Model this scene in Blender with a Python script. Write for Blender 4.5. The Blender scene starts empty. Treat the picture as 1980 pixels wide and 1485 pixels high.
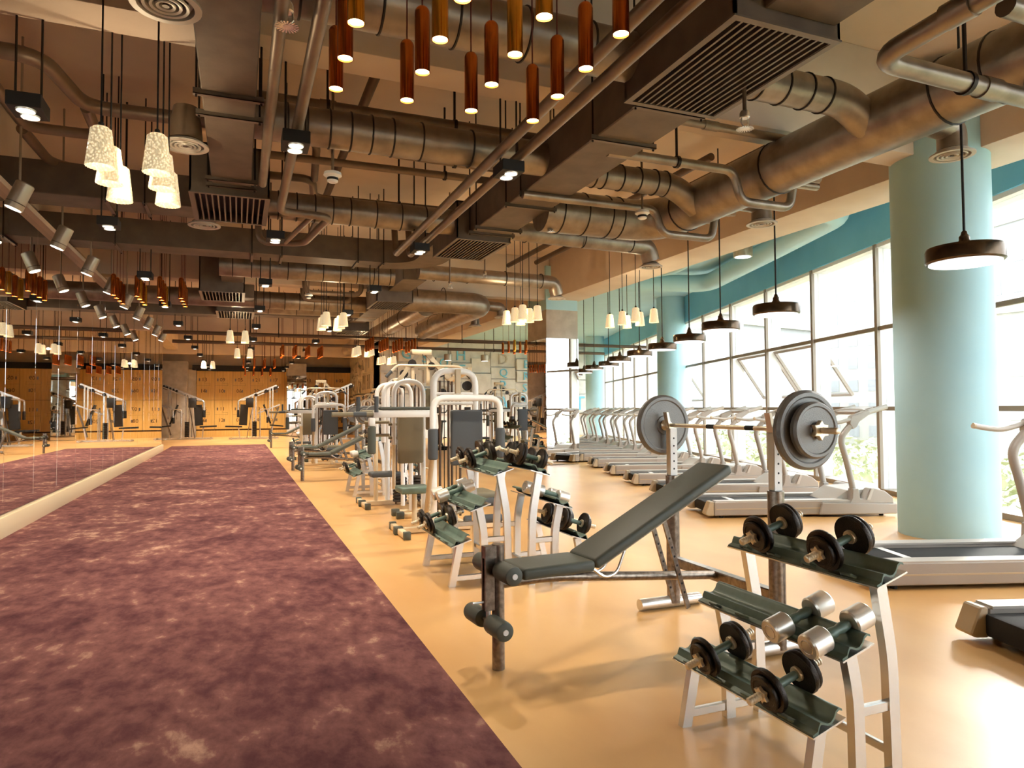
import bpy, bmesh, math, random
from mathutils import Vector, Matrix
random.seed(7)
S = bpy.context.scene
COL = S.collection
PI = math.pi
def R(d): return math.radians(d)

# ------------------------------------------------------------------ camera
F_PX = 1330.0
yaw, pit, rol = R(21.7), R(2.05), R(-0.32)
fw = Vector((math.sin(yaw)*math.cos(pit), math.cos(yaw)*math.cos(pit), math.sin(pit)))
r0 = Vector((math.cos(yaw), -math.sin(yaw), 0)); u0 = r0.cross(fw)
rt = r0*math.cos(rol) + u0*math.sin(rol); up = rt.cross(fw)
cd = bpy.data.cameras.new('camera'); cam = bpy.data.objects.new('camera', cd); COL.objects.link(cam)
cd.sensor_width = 36.0; cd.lens = F_PX/1980*36; cd.clip_start = 0.05; cd.clip_end = 2000
m = Matrix((rt, up, -fw)).transposed().to_4x4(); m.translation = Vector((0, 0, 1.3))
cam.matrix_world = m
S.camera = cam

# ------------------------------------------------------------------ light and exposure
S.view_settings.view_transform = 'Standard'; S.view_settings.look = 'None'
S.view_settings.gamma = 1.0; S.view_settings.use_curve_mapping = False
S.view_settings.exposure = 0.3
W = bpy.data.worlds.new('sky'); S.world = W; W.use_nodes = True
bg = W.node_tree.nodes['Background']; bg.inputs[0].default_value = (0.90, 0.96, 1.0, 1); bg.inputs[1].default_value = 4.6
sl = bpy.data.lights.new('sun', 'SUN'); sl.energy = 2.6; sl.angle = R(5); sl.color = (1.0, 0.93, 0.83)
so = bpy.data.objects.new('sun', sl); COL.objects.link(so)
el = R(21); sd = Vector((-0.889*math.cos(el), -0.458*math.cos(el), -math.sin(el)))
so.rotation_euler = sd.to_track_quat('-Z', 'Y').to_euler()
so.location = (30, 20, 20)
S.cycles.max_bounces = 6; S.cycles.diffuse_bounces = 3; S.cycles.glossy_bounces = 4
S.cycles.transparent_max_bounces = 12; S.cycles.transmission_bounces = 2; S.cycles.adaptive_threshold = 0.13; S.cycles.use_light_tree = False
S.cycles.sample_clamp_indirect = 6.0; S.cycles.caustics_reflective = False; S.cycles.caustics_refractive = False
S.cycles.use_denoising = True

# ------------------------------------------------------------------ materials
def lin(c):
    c = c/255.0
    return c/12.92 if c <= 0.04045 else ((c+0.055)/1.055)**2.4
def rgb(r, g, b): return (lin(r), lin(g), lin(b), 1.0)
MT = {}
def mat(name, col, rough=0.5, metal=0.0, col2=None, scale=8.0, stretch=(1, 1, 1), bump=0.0, bscale=60.0, spec=0.5, emit=None, es=0.0, coat=0.0, lo=0.35, hi=0.65, detail=4.0):
    """A node material: base colour broken up by noise between two tones, with a little relief."""
    M = bpy.data.materials.new(name); M.use_nodes = True; MT[name] = M
    nt = M.node_tree; b = nt.nodes['Principled BSDF']
    b.inputs['Base Color'].default_value = col; b.inputs['Roughness'].default_value = rough
    b.inputs['Metallic'].default_value = metal; b.inputs['Specular IOR Level'].default_value = spec
    b.inputs['Coat Weight'].default_value = coat
    if emit: b.inputs['Emission Color'].default_value = emit; b.inputs['Emission Strength'].default_value = es
    if col2 or bump:
        tc = nt.nodes.new('ShaderNodeTexCoord'); mp = nt.nodes.new('ShaderNodeMapping'); mp.inputs['Scale'].default_value = stretch
        nt.links.new(tc.outputs['Object'], mp.inputs[0])
    if col2:
        nz = nt.nodes.new('ShaderNodeTexNoise'); nz.inputs['Scale'].default_value = scale; nz.inputs['Detail'].default_value = detail
        rp = nt.nodes.new('ShaderNodeValToRGB'); rp.color_ramp.elements[0].position = lo; rp.color_ramp.elements[1].position = hi
        rp.color_ramp.elements[0].color = col; rp.color_ramp.elements[1].color = col2
        nt.links.new(mp.outputs[0], nz.inputs['Vector']); nt.links.new(nz.outputs['Fac'], rp.inputs[0]); nt.links.new(rp.outputs[0], b.inputs['Base Color'])
    if bump:
        n2 = nt.nodes.new('ShaderNodeTexNoise'); n2.inputs['Scale'].default_value = bscale; n2.inputs['Detail'].default_value = 3
        bp = nt.nodes.new('ShaderNodeBump'); bp.inputs['Strength'].default_value = bump; bp.inputs['Distance'].default_value = 0.01
        nt.links.new(mp.outputs[0], n2.inputs['Vector']); nt.links.new(n2.outputs['Fac'], bp.inputs['Height']); nt.links.new(bp.outputs[0], b.inputs['Normal'])
    return M
def emitter(name, col, s):
    M = bpy.data.materials.new(name); M.use_nodes = True; MT[name] = M; nt = M.node_tree
    nt.nodes.remove(nt.nodes['Principled BSDF']); e = nt.nodes.new('ShaderNodeEmission')
    e.inputs[0].default_value = col; e.inputs[1].default_value = s
    nt.links.new(e.outputs[0], nt.nodes['Material Output'].inputs[0]); M.cycles.emission_sampling = 'NONE'; return M

mat('floor', rgb(228, 180, 116), 0.34, col2=rgb(214, 160, 96), scale=1.3, stretch=(1, .5, 1), bump=0.02, bscale=40, spec=0.5, detail=8)
mat('slab', rgb(226, 206, 186), 0.9, col2=rgb(214, 192, 170), scale=0.6, bump=0.1, bscale=30)
mat('beam_paint', rgb(220, 204, 188), 0.85, col2=rgb(208, 190, 174), scale=1.2, bump=0.08, bscale=40)
mat('concrete', rgb(206, 198, 186), 0.85, col2=rgb(184, 175, 162), scale=3.5, bump=0.15, bscale=50)
mat('teal', rgb(178, 220, 233), 0.55, col2=rgb(172, 215, 229), scale=2.0, bump=0.05, bscale=120)
mat('teal_deep', rgb(124, 202, 232), 0.6, col2=rgb(118, 196, 228), scale=2.0)
mat('cream', rgb(236, 214, 176), 0.5)
mat('letter_wall', rgb(232, 228, 220), 0.85, col2=rgb(216, 211, 202), scale=3, bump=0.15, bscale=40)
mat('plaster', rgb(196, 180, 160), 0.85, col2=rgb(184, 166, 146), scale=2)
mat('black', rgb(18, 16, 15), 0.6)
mat('duct', rgb(118, 106, 95), 0.6, 0.25, col2=rgb(104, 93, 83), scale=5, bump=0.08, bscale=90)
mat('galvanised', rgb(158, 146, 132), 0.38, 0.75, col2=rgb(132, 120, 108), scale=6, bump=0.05, bscale=60)
mat('pipe', rgb(140, 122, 104), 0.42, 0.45, col2=rgb(122, 104, 88), scale=4)
mat('pipe_dark', rgb(96, 76, 60), 0.5, 0.4)
mat('rod', rgb(48, 40, 34), 0.5, 0.5)
mat('hanger', rgb(120, 110, 100), 0.45, 0.6)
mat('white_metal', rgb(248, 248, 246), 0.35, 0.0, spec=0.5)
mat('chrome', rgb(244, 240, 232), 0.32, 0.65)
mat('satin', rgb(230, 228, 224), 0.27, 0.8)
mat('brass', rgb(240, 226, 200), 0.34, 0.55)
mat('gunmetal', rgb(146, 134, 122), 0.28, 0.9, col2=rgb(116, 104, 92), scale=40)
mat('pad', rgb(86, 90, 82), 0.5, 0.0, bump=0.12, bscale=260, spec=0.4)
mat('pad_dark', rgb(36, 35, 34), 0.55)
mat('pad_grey', rgb(78, 82, 86), 0.6, 0.0, bump=0.1, bscale=260)
mat('pad_tan', rgb(138, 128, 104), 0.6, 0.0, bump=0.1, bscale=260)
mat('shelf_green', rgb(112, 134, 122), 0.42, 0.1, col2=rgb(104, 124, 114), scale=20)
mat('iron', rgb(40, 34, 30), 0.36, 0.5, bump=0.25, bscale=220, col2=rgb(52, 42, 34), scale=60)
mat('plate', rgb(126, 124, 121), 0.38, 0.35, bump=0.25, bscale=200)
mat('rubber', rgb(14, 13, 13), 0.75, col2=rgb(22, 21, 20), scale=80, bump=0.1, bscale=300)
mat('tread_grey', rgb(174, 165, 156), 0.42, 0.15, bump=0.05, bscale=300)
mat('tread_light', rgb(196, 189, 180), 0.4, 0.1)
mat('tread_trim', rgb(198, 180, 150), 0.45, 0.0)
mat('copper', rgb(228, 136, 60), 0.2, 1.0, col2=rgb(150, 62, 24), scale=5.0, stretch=(3, 3, .5), detail=6)
mat('gold', rgb(246, 190, 84), 0.2, 1.0, col2=rgb(214, 146, 46), scale=5.0, stretch=(3, 3, .5), detail=6)
mat('cord_red', rgb(92, 26, 14), 0.5)
mat('bronze', rgb(92, 76, 60), 0.26, 0.9)
mat('lamp_grey', rgb(176, 164, 146), 0.35, 0.6)
mat('wood', rgb(232, 192, 116), 0.42, col2=rgb(218, 174, 94), scale=3.0, stretch=(14, 14, .6), detail=5)
mat('locker_print', rgb(70, 40, 14), 0.6)
mat('mullion', rgb(150, 138, 124), 0.5, 0.2)
mat('mullion_white', rgb(236, 236, 232), 0.5)
mat('city', rgb(180, 180, 181), 0.9, col2=rgb(174, 174, 176), scale=.2)
mat('city_warm', rgb(186, 183, 178), 0.9)
mat('city_window', rgb(164, 166, 171), 0.7)
mat('foliage', rgb(168, 176, 138), 0.9, col2=rgb(206, 204, 176), scale=1.2)
mat('ground', rgb(190, 182, 160), 0.95, col2=rgb(140, 150, 100), scale=.25)
emitter('glow_warm', (1.0, 0.72, 0.36, 1), 14.0)
emitter('glow_white', (1.0, 0.93, 0.82, 1), 10.0)
emitter('glow_disc', (1.0, 0.97, 0.93, 1), 2.2)
emitter('glow_spot', (1.0, 0.9, 0.72, 1), 5.0)
def carpet_mat():
    M = bpy.data.materials.new('carpet'); M.use_nodes = True; MT['carpet'] = M; nt = M.node_tree; b = nt.nodes['Principled BSDF']
    tc = nt.nodes.new('ShaderNodeTexCoord')
    def noise(sc, st, det, dist):
        mp = nt.nodes.new('ShaderNodeMapping'); mp.inputs['Scale'].default_value = st; mp.inputs['Rotation'].default_value = (0, 0, .35)
        nz = nt.nodes.new('ShaderNodeTexNoise'); nz.inputs['Scale'].default_value = sc; nz.inputs['Detail'].default_value = det; nz.inputs['Distortion'].default_value = dist; nz.inputs['Roughness'].default_value = .62
        nt.links.new(tc.outputs['Object'], mp.inputs[0]); nt.links.new(mp.outputs[0], nz.inputs['Vector']); return nz.outputs['Fac']
    a, c, d = noise(2.4, (.7, .55, 1), 7, .15), noise(11.0, (.9, .5, 1), 7, .2), noise(.4, (.6, .8, 1), 2, .2)
    def math_(op, x, y):
        q = nt.nodes.new('ShaderNodeMath'); q.operation = op
        for i, v in enumerate((x, y)):
            if isinstance(v, float): q.inputs[i].default_value = v
            else: nt.links.new(v, q.inputs[i])
        return q.outputs[0]
    s = math_('ADD', math_('ADD', math_('MULTIPLY', a, .44), math_('MULTIPLY', c, .40)), math_('MULTIPLY', d, .16))
    rp = nt.nodes.new('ShaderNodeValToRGB'); cr = rp.color_ramp
    cr.elements[0].position = .37; cr.elements[0].color = rgb(76, 44, 48)
    cr.elements[1].position = .63; cr.elements[1].color = rgb(194, 152, 132)
    e = cr.elements.new(.45); e.color = rgb(100, 62, 64)
    e = cr.elements.new(.55); e.color = rgb(132, 88, 84)
    nt.links.new(s, rp.inputs[0]); nt.links.new(rp.outputs[0], b.inputs['Base Color'])
    b.inputs['Roughness'].default_value = .95; b.inputs['Specular IOR Level'].default_value = .1
    bp = nt.nodes.new('ShaderNodeBump'); bp.inputs['Strength'].default_value = .25; bp.inputs['Distance'].default_value = .01
    nt.links.new(c, bp.inputs['Height']); nt.links.new(bp.outputs[0], b.inputs['Normal'])
carpet_mat()
def mirror_mat():
    M = bpy.data.materials.new('mirror'); M.use_nodes = True; MT['mirror'] = M; b = M.node_tree.nodes['Principled BSDF']
    b.inputs['Base Color'].default_value = (.86, .86, .85, 1); b.inputs['Metallic'].default_value = 1; b.inputs['Roughness'].default_value = .012
mirror_mat()
def glass_mat(name, tint, refl):
    M = bpy.data.materials.new(name); M.use_nodes = True; MT[name] = M; nt = M.node_tree
    nt.nodes.remove(nt.nodes['Principled BSDF'])
    t = nt.nodes.new('ShaderNodeBsdfTransparent'); t.inputs[0].default_value = tint
    g = nt.nodes.new('ShaderNodeBsdfGlossy'); g.inputs['Roughness'].default_value = .02
    x = nt.nodes.new('ShaderNodeMixShader'); x.inputs[0].default_value = refl
    nt.links.new(t.outputs[0], x.inputs[1]); nt.links.new(g.outputs[0], x.inputs[2])
    nt.links.new(x.outputs[0], nt.nodes['Material Output'].inputs[0])
glass_mat('pane', (.97, .98, .98, 1), .04)
def shade_mat():
    """Pressed glass lamp shade: lit from inside, with a bubbled relief."""
    M = bpy.data.materials.new('shade_glass'); M.use_nodes = True; MT['shade_glass'] = M; nt = M.node_tree; b = nt.nodes['Principled BSDF']
    b.inputs['Base Color'].default_value = rgb(246, 226, 184); b.inputs['Roughness'].default_value = .12
    b.inputs['Emission Color'].default_value = (1.0, .78, .46, 1); b.inputs['Emission Strength'].default_value = .42
    tc = nt.nodes.new('ShaderNodeTexCoord'); vo = nt.nodes.new('ShaderNodeTexVoronoi'); vo.inputs['Scale'].default_value = 62   # thick glass beads with thin joints
    rp = nt.nodes.new('ShaderNodeMapRange'); rp.inputs['From Min'].default_value = .1; rp.inputs['From Max'].default_value = .62; rp.inputs['To Min'].default_value = .95; rp.inputs['To Max'].default_value = .30
    nt.links.new(tc.outputs['Object'], vo.inputs['Vector']); nt.links.new(vo.outputs['Distance'], rp.inputs['Value']); nt.links.new(rp.outputs[0], b.inputs['Emission Strength'])
    M.cycles.emission_sampling = 'NONE'
shade_mat()

# ------------------------------------------------------------------ mesh helpers
class MB:
    def __init__(s): s.v = []; s.f = []
    def add(s, vs, fs):
        o = len(s.v); s.v += [tuple(x) for x in vs]; s.f += [tuple(i+o for i in f) for f in fs]; return s
    def box(s, a, b):
        (x0, y0, z0), (x1, y1, z1) = a, b
        if x0 > x1: x0, x1 = x1, x0
        if y0 > y1: y0, y1 = y1, y0
        if z0 > z1: z0, z1 = z1, z0
        return s.add([(x0,y0,z0),(x1,y0,z0),(x1,y1,z0),(x0,y1,z0),(x0,y0,z1),(x1,y0,z1),(x1,y1,z1),(x0,y1,z1)],
              [(0,3,2,1),(4,5,6,7),(0,1,5,4),(1,2,6,5),(2,3,7,6),(3,0,4,7)])
    def bar(s, p, q, w, h, upv=(0, 0, 1)):
        p, q = Vector(p), Vector(q); d = (q-p).normalized(); u = Vector(upv)
        if abs(d.dot(u)) > .98: u = Vector((0, 1, 0)) if abs(d.y) < .9 else Vector((1, 0, 0))
        sd = d.cross(u).normalized(); u = sd.cross(d).normalized(); a, b = sd*w/2, u*h/2
        vs = [p-a-b, p+a-b, p+a+b, p-a+b, q-a-b, q+a-b, q+a+b, q-a+b]
        return s.add(vs, [(0,1,2,3),(7,6,5,4),(4,5,1,0),(5,6,2,1),(6,7,3,2),(7,4,0,3)])
    def tube(s, pts, r, n=10, cap=True, w=None):
        """Round sweep along a path; r a number or one per point."""
        P = [Vector(p) for p in pts]; k = len(P); rr = r if isinstance(r, (list, tuple)) else [r]*k
        T = []
        for i in range(k):
            t = (P[min(i+1, k-1)]-P[max(i-1, 0)])
            T.append(t.normalized() if t.length > 1e-9 else Vector((0, 0, 1)))
        nrm = T[0].orthogonal().normalized(); vs = []
        for i in range(k):
            nrm = (nrm - T[i]*nrm.dot(T[i])).normalized(); bn = T[i].cross(nrm)
            for j in range(n):
                a = 2*PI*j/n; vs.append(P[i]+(nrm*math.cos(a)+bn*math.sin(a))*rr[i])
        fs = [(i*n+j, i*n+(j+1) % n, (i+1)*n+(j+1) % n, (i+1)*n+j) for i in range(k-1) for j in range(n)]
        if cap: fs += [tuple(range(n-1, -1, -1)), tuple((k-1)*n+j for j in range(n))]
        return s.add(vs, fs)
    def cyl(s, p, q, r, n=12): return s.tube([p, q], r, n)
    def lathe(s, prof, n=24, c=(0, 0, 0), ax=None, cap=True):
        """Profile [(radius, height)] turned about an axis through c."""
        c = Vector(c); A = Vector(ax or (0, 0, 1)).normalized(); U = A.orthogonal().normalized(); V = A.cross(U)
        if not ax: U, V = Vector((1, 0, 0)), Vector((0, 1, 0))
        vs = [c+A*z+(U*math.cos(2*PI*j/n)+V*math.sin(2*PI*j/n))*max(r, 1e-4) for r, z in prof for j in range(n)]
        k = len(prof)
        fs = [(i*n+j, i*n+(j+1) % n, (i+1)*n+(j+1) % n, (i+1)*n+j) for i in range(k-1) for j in range(n)]
        if cap: fs += [tuple(range(n-1, -1, -1)), tuple((k-1)*n+j for j in range(n))]
        return s.add(vs, fs)
    def prism(s, poly, f, a, b):
        """Polygon extruded: f(u, v, t) gives the point; t runs a..b."""
        n = len(poly); vs = [f(u, v, a) for u, v in poly]+[f(u, v, b) for u, v in poly]
        fs = [tuple(range(n-1, -1, -1)), tuple(range(n, 2*n))]+[(i, (i+1) % n, n+(i+1) % n, n+i) for i in range(n)]
        return s.add(vs, fs)
    def build(s, name, material, parent=None, bevel=0.0, seg=2, angle=32, smooth=True):
        me = bpy.data.meshes.new(name)
        bm = bmesh.new(); bv = [bm.verts.new(v) for v in s.v]
        for f in s.f:
            try: bm.faces.new([bv[i] for i in f])
            except ValueError: pass
        bmesh.ops.recalc_face_normals(bm, faces=bm.faces)
        if bevel:
            es = [e for e in bm.edges if len(e.link_faces) == 2 and e.calc_face_angle(0) > R(30)]
            bmesh.ops.bevel(bm, geom=es, offset=bevel, segments=seg, profile=.5, affect='EDGES', clamp_overlap=True)
        bm.to_mesh(me); bm.free()
        if smooth: me.shade_smooth(); me.set_sharp_from_angle(angle=R(angle))
        me.materials.append(MT[material] if isinstance(material, str) else material)
        o = bpy.data.objects.new(name, me); COL.objects.link(o)
        if parent is not None: o.parent = parent
        return o
def fillet(pts, r, k=6):
    """Round the corners of a path."""
    P = [Vector(p) for p in pts]; out = [P[0]]
    for i in range(1, len(P)-1):
        a, b, c = P[i-1], P[i], P[i+1]; d0, d1 = (a-b), (c-b); rr = min(r, d0.length*.49, d1.length*.49)
        p0, p1 = b+d0.normalized()*rr, b+d1.normalized()*rr
        for j in range(k+1):
            t = j/k; out.append(p0*(1-t)**2+b*2*t*(1-t)+p1*t*t)
    out.append(P[-1]); return out
def thing(name, label, cat, loc=(0, 0, 0), rotz=0.0, group=None):
    o = bpy.data.objects.new(name, None); COL.objects.link(o); o.empty_display_size = .1
    o.location = loc; o.rotation_euler = (0, 0, rotz); return tag(o, label, cat, group)
def tag(o, label=None, cat=None, group=None, kind=None):
    if label: o['label'] = label
    if cat: o['category'] = cat
    if group: o['group'] = group
    if kind: o['kind'] = kind
    return o
def struct(o, label, cat=None): return tag(o, label, cat, None, 'structure')
def copy_tree(o, parent=None):
    c = o.copy(); COL.objects.link(c); c.parent = parent
    for ch in KIDS.get(o.name, ()) or [x for x in o.children]: copy_tree(ch, c)
    return c
KIDS = {}
def remember(root):
    """Keep the children list of a prototype so that copies need no scene search."""
    def walk(o):
        KIDS[o.name] = list(o.children)
        for c in o.children: walk(c)
    walk(root); return root
ORD = ['first', 'second', 'third', 'fourth', 'fifth', 'sixth', 'seventh', 'eighth', 'ninth', 'tenth', 'eleventh', 'twelfth', 'thirteenth', 'fourteenth', 'fifteenth', 'sixteenth']
def text_mesh(name, body, size, mt, parent, M, ext=.003):
    c = bpy.data.curves.new(name, 'FONT'); c.body = body; c.size = size; c.align_x = 'CENTER'; c.align_y = 'CENTER'; c.extrude = ext; c.resolution_u = 2
    t = bpy.data.objects.new(name, c); me = bpy.data.meshes.new_from_object(t); bpy.data.objects.remove(t); bpy.data.curves.remove(c)
    me.materials.clear(); me.materials.append(MT[mt]); me.transform(M)
    o = bpy.data.objects.new(name, me); COL.objects.link(o); o.parent = parent; return o
# ------------------------------------------------------------------ the room
AL = R(18.5); WD = Vector((math.sin(AL), math.cos(AL), 0)); WN = Vector((math.cos(AL), -math.sin(AL), 0)); W0 = Vector((8.97, 7.58, 0))
def wx(y): return W0.x+(y-W0.y)*math.tan(AL)
def wpt(s, n, z): return W0+WD*s+WN*n+Vector((0, 0, z))
def slab(name, poly, z0, z1, mt, label):
    return struct(MB().prism(poly, lambda u, v, t: (u, v, t), z0, z1).build(name, mt, smooth=False), label)
XW, YF, YB, YR = -8.5, -10.0, 37.4, 30.0
slab('floor', [(XW, YF), (wx(YF)+.3, YF), (wx(YR)+.3, YR), (wx(YR)+.3, YB), (XW, YB)], -.3, 0, 'floor', 'glossy honey coloured gym floor')
slab('ceiling', [(XW, YF), (wx(YF)+.4, YF), (wx(1.5)+.4, 1.5), (7.4, 1.6), (7.4, YB), (XW, YB)], 4.8, 5.1, 'slab', 'warm painted concrete ceiling slab')
slab('ceiling_window_bay', [(7.4, 1.5), (wx(1.5)+.4, 1.5), (wx(YR)+.4, YR), (7.4, YR)], 4.5, 5.1, 'teal', 'pale teal ceiling over the treadmills')
# carpet
cp = MB().box((-2.21, -9.5, 0.001), (0.955, 27.6, .014)).build('carpet_runner', 'carpet', smooth=False)
tag(cp, 'long mauve mottled carpet beside the mirror wall', 'carpet')
# mirror partition
pw = struct(MB().box((-2.37, -9.9, 0), (-2.262, 24.55, 3.54)).build('wall_left', 'plaster', smooth=False), 'free-standing partition clad in mirror panels')
bb = struct(MB().box((-2.262, -9.9, 0), (-2.205, 24.55, .222)).build('baseboard_left', 'cream', bevel=.006), 'cream baseboard under the mirrors')
struct(MB().box((-2.262, -9.9, .222), (-2.236, 24.55, .236)).build('trim_1', 'brass', smooth=False), 'thin brass strip along the foot of the mirrors')
struct(MB().box((-2.40, -9.9, 3.54), (-2.17, 24.55, 3.60)).build('trim_2', 'beam_paint', smooth=False), 'ledge capping the mirror wall')
base = None; y = 8.56-1.128*16; k = 0
while y < 24.5:
    y1 = min(y+1.128, 24.54); y0 = max(y, -9.85)
    if y1-y0 > .3:
        if base is None or abs((y1-y0)-1.128) > .01:
            o = MB().box((-2.262, -.564 if base is None else -(y1-y0)/2, .24), (-2.246, .560 if base is None else (y1-y0)/2-.004, 3.54)).build('mirror_panel', 'mirror', pw, bevel=.0015, seg=1, smooth=False)
            if base is None: base = o
        else:
            o = base.copy(); COL.objects.link(o); o.parent = pw
        o.location = (0, (y0+y1)/2, 0)
    y += 1.128
struct(MB().box((XW-.2, YF, 0), (XW, YB, 4.8)).build('wall_far_left', 'plaster', smooth=False), 'plain wall beyond the mirror partition')
struct(MB().box((XW, YF-.2, 0), (wx(YF)+.4, YF, 5)).build('wall_front', 'plaster', smooth=False), 'plain wall behind the viewer')
struct(MB().box((XW, 37.2, 0), (5.5, 37.4, 4.8)).build('wall_back', 'plaster', smooth=False), 'plaster wall behind the wooden lockers')
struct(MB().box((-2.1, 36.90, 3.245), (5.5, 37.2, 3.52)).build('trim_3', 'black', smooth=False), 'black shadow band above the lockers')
ws = struct(MB().box((5.5, 30, 0), (5.72, 37.4, 4.8)).build('wall_side', 'letter_wall', smooth=False), 'concrete side wall between lockers and letter wall')
wl = struct(MB().box((5.5, 30, 0), (wx(30)+.3, 30.2, 4.8)).build('wall_back_right', 'letter_wall', smooth=False), 'concrete wall covered with raised letter blocks')
struct(MB().box((-3.39, 36.4, 0), (-2.28, 37.2, 3.66)).build('column_1', 'concrete', bevel=.01), 'square concrete pier beside the lockers')
struct(MB().box((-2.28, 36.9, 0), (-1.92, 37.2, 3.3)).build('trim_4', 'concrete', smooth=False), 'narrow concrete return next to the lockers')
# beams
LBx0, LBx1, BZ = 6.7, 7.45, 3.82
struct(MB().box((LBx0, 2.0, BZ), (LBx1, YB, 4.8)).build('beam_1', 'beam_paint', bevel=.01), 'long ceiling beam running above the round columns')
for i, yb in enumerate((4.83, 14.44, 24.05, 33.66)):
    struct(MB().box((XW, yb, BZ), (LBx0, yb+.34, 4.8)).build('beam_%d' % (i+2), 'beam_paint', bevel=.01), 'cross beam spanning the gym ceiling')
struct(MB().box((-2.95, -3.5, 3.98), (-2.5, 36, 4.8)).build('beam_6', 'beam_paint', bevel=.01), 'beam above the mirror partition')
# round columns
for i, (x, y, r) in enumerate(((6.71, 4.90, .449), (11.72, 16.85, .42), (14.85, 27.25, .42))):
    struct(MB().lathe([(r, 0), (r, 4.6)], 64, (x, y, 0)).build('column_%d' % (i+2), 'teal'), ('round pale teal column in front of the near windows', 'round teal column halfway along the windows', 'round teal column at the far end of the windows')[i])
# mirror-clad piers
def pier(n, x0, x1, y0, y1, ztop, teal, lab):
    p = struct(MB().box((x0, y0, 0), (x1, y1, 3.58)).build('column_%d' % n, 'concrete', bevel=.004), lab)
    if teal: MB().box((x0+.002, y0+.002, 3.58), (x1-.002, y1-.002, 4.6)).build('painted_top', 'teal', p, smooth=False)
    for a, b in (((x0-.006, y0-.014, .02), (x1+.006, y0, ztop)), ((x0-.014, y0-.002, .02), (x0, y1+.006, ztop)), ((x1, y0-.002, .02), (x1+.014, y1+.006, ztop))):
        MB().box(a, b).build('mirror_panel', 'mirror', p, bevel=.003, seg=1, smooth=False)
pier(5, 6.57, 7.38, 14.36, 15.45, 2.92, True, 'square pier clad in mirror below and painted teal above, by the treadmills')
pier(6, 2.23, 3.13, 35.5, 36.4, 2.98, False, 'square mirror-clad pier standing before the lockers')
# ------------------------------------------------------------------ windows
SW = 1.972
def bay(k, opened):
    s0 = .02+SW*k; s1 = s0+SW
    w = bpy.data.objects.new('window_%d' % (k+10), None); COL.objects.link(w)
    struct(w, 'full-height window bay with a %s middle sash' % ('tilted open' if opened else 'closed'))
    def bx(name, sa, sb, na, nb, za, zb, mt, par=w):
        v = [wpt(s, n, z) for z in (za, zb) for s, n in ((sa, na), (sb, na), (sb, nb), (sa, nb))]
        return MB().add(v, [(0,1,2,3),(4,7,6,5),(0,4,5,1),(1,5,6,2),(2,6,7,3),(3,7,4,0)]).build(name, mt, par, smooth=False)
    bx('mullion', s0-.035, s0+.035, -.02, .03, 0, 3.76, 'mullion'); bx('mullion_body', s0-.03, s0+.03, .03, .30, 0, 3.76, 'mullion_white')
    for z in (1.27, 2.48): bx('transom', s0+.035, s1-.035, .0, .05, z-.03, z+.03, 'mullion')
    bx('sill', s0+.035, s1-.035, -.02, .3, 0, .07, 'mullion'); bx('head', s0+.035, s1-.035, .0, .3, 3.70, 3.76, 'mullion_white')
    bx('pane', s0+.03, s1-.03, .10, .112, .07, 1.24, 'pane'); bx('pane', s0+.03, s1-.03, .10, .112, 2.51, 3.70, 'pane')
    if not opened: bx('pane', s0+.03, s1-.03, .10, .112, 1.30, 2.45, 'pane')
    else:
        e = bpy.data.objects.new('sash', None); COL.objects.link(e); e.parent = w
        a = R(33)
        def pt(s, d, n): return wpt(s, .12+d*math.sin(a)+n*math.cos(a), 2.44-d*math.cos(a)+n*math.sin(a))
        def sb(name, sa, sb_, da, db, na, nb, mt):
            v = [pt(s, d, n) for n in (na, nb) for s, d in ((sa, da), (sb_, da), (sb_, db), (sa, db))]
            MB().add(v, [(0,1,2,3),(4,7,6,5),(0,4,5,1),(1,5,6,2),(2,6,7,3),(3,7,4,0)]).build(name, mt, e, smooth=False)
        L = 1.13
        for da, db, sa, sz in ((0, .05, s0+.05, s1-.05), (L-.05, L, s0+.05, s1-.05), (.05, L-.05, s0+.05, s0+.1), (.05, L-.05, s1-.1, s1-.05)): sb('sash_rail', sa, sz, da, db, 0, .05, 'mullion')
        sb('pane', s0+.1, s1-.1, .05, L-.05, .02, .03, 'pane')
for k in range(-9, 12): bay(k, k in (-4, 1, 2, 5))
sp = MB()
v = [wpt(s, n, z) for z in (3.76, 4.9) for s, n in ((-18.6, -.03), (24.2, -.03), (24.2, .35), (-18.6, .35))]
struct(MB().add(v, [(0,1,2,3),(4,7,6,5),(0,4,5,1),(1,5,6,2),(2,6,7,3),(3,7,4,0)]).build('wall_right', 'teal_deep', smooth=False), 'deep teal wall strip above the windows')
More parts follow.
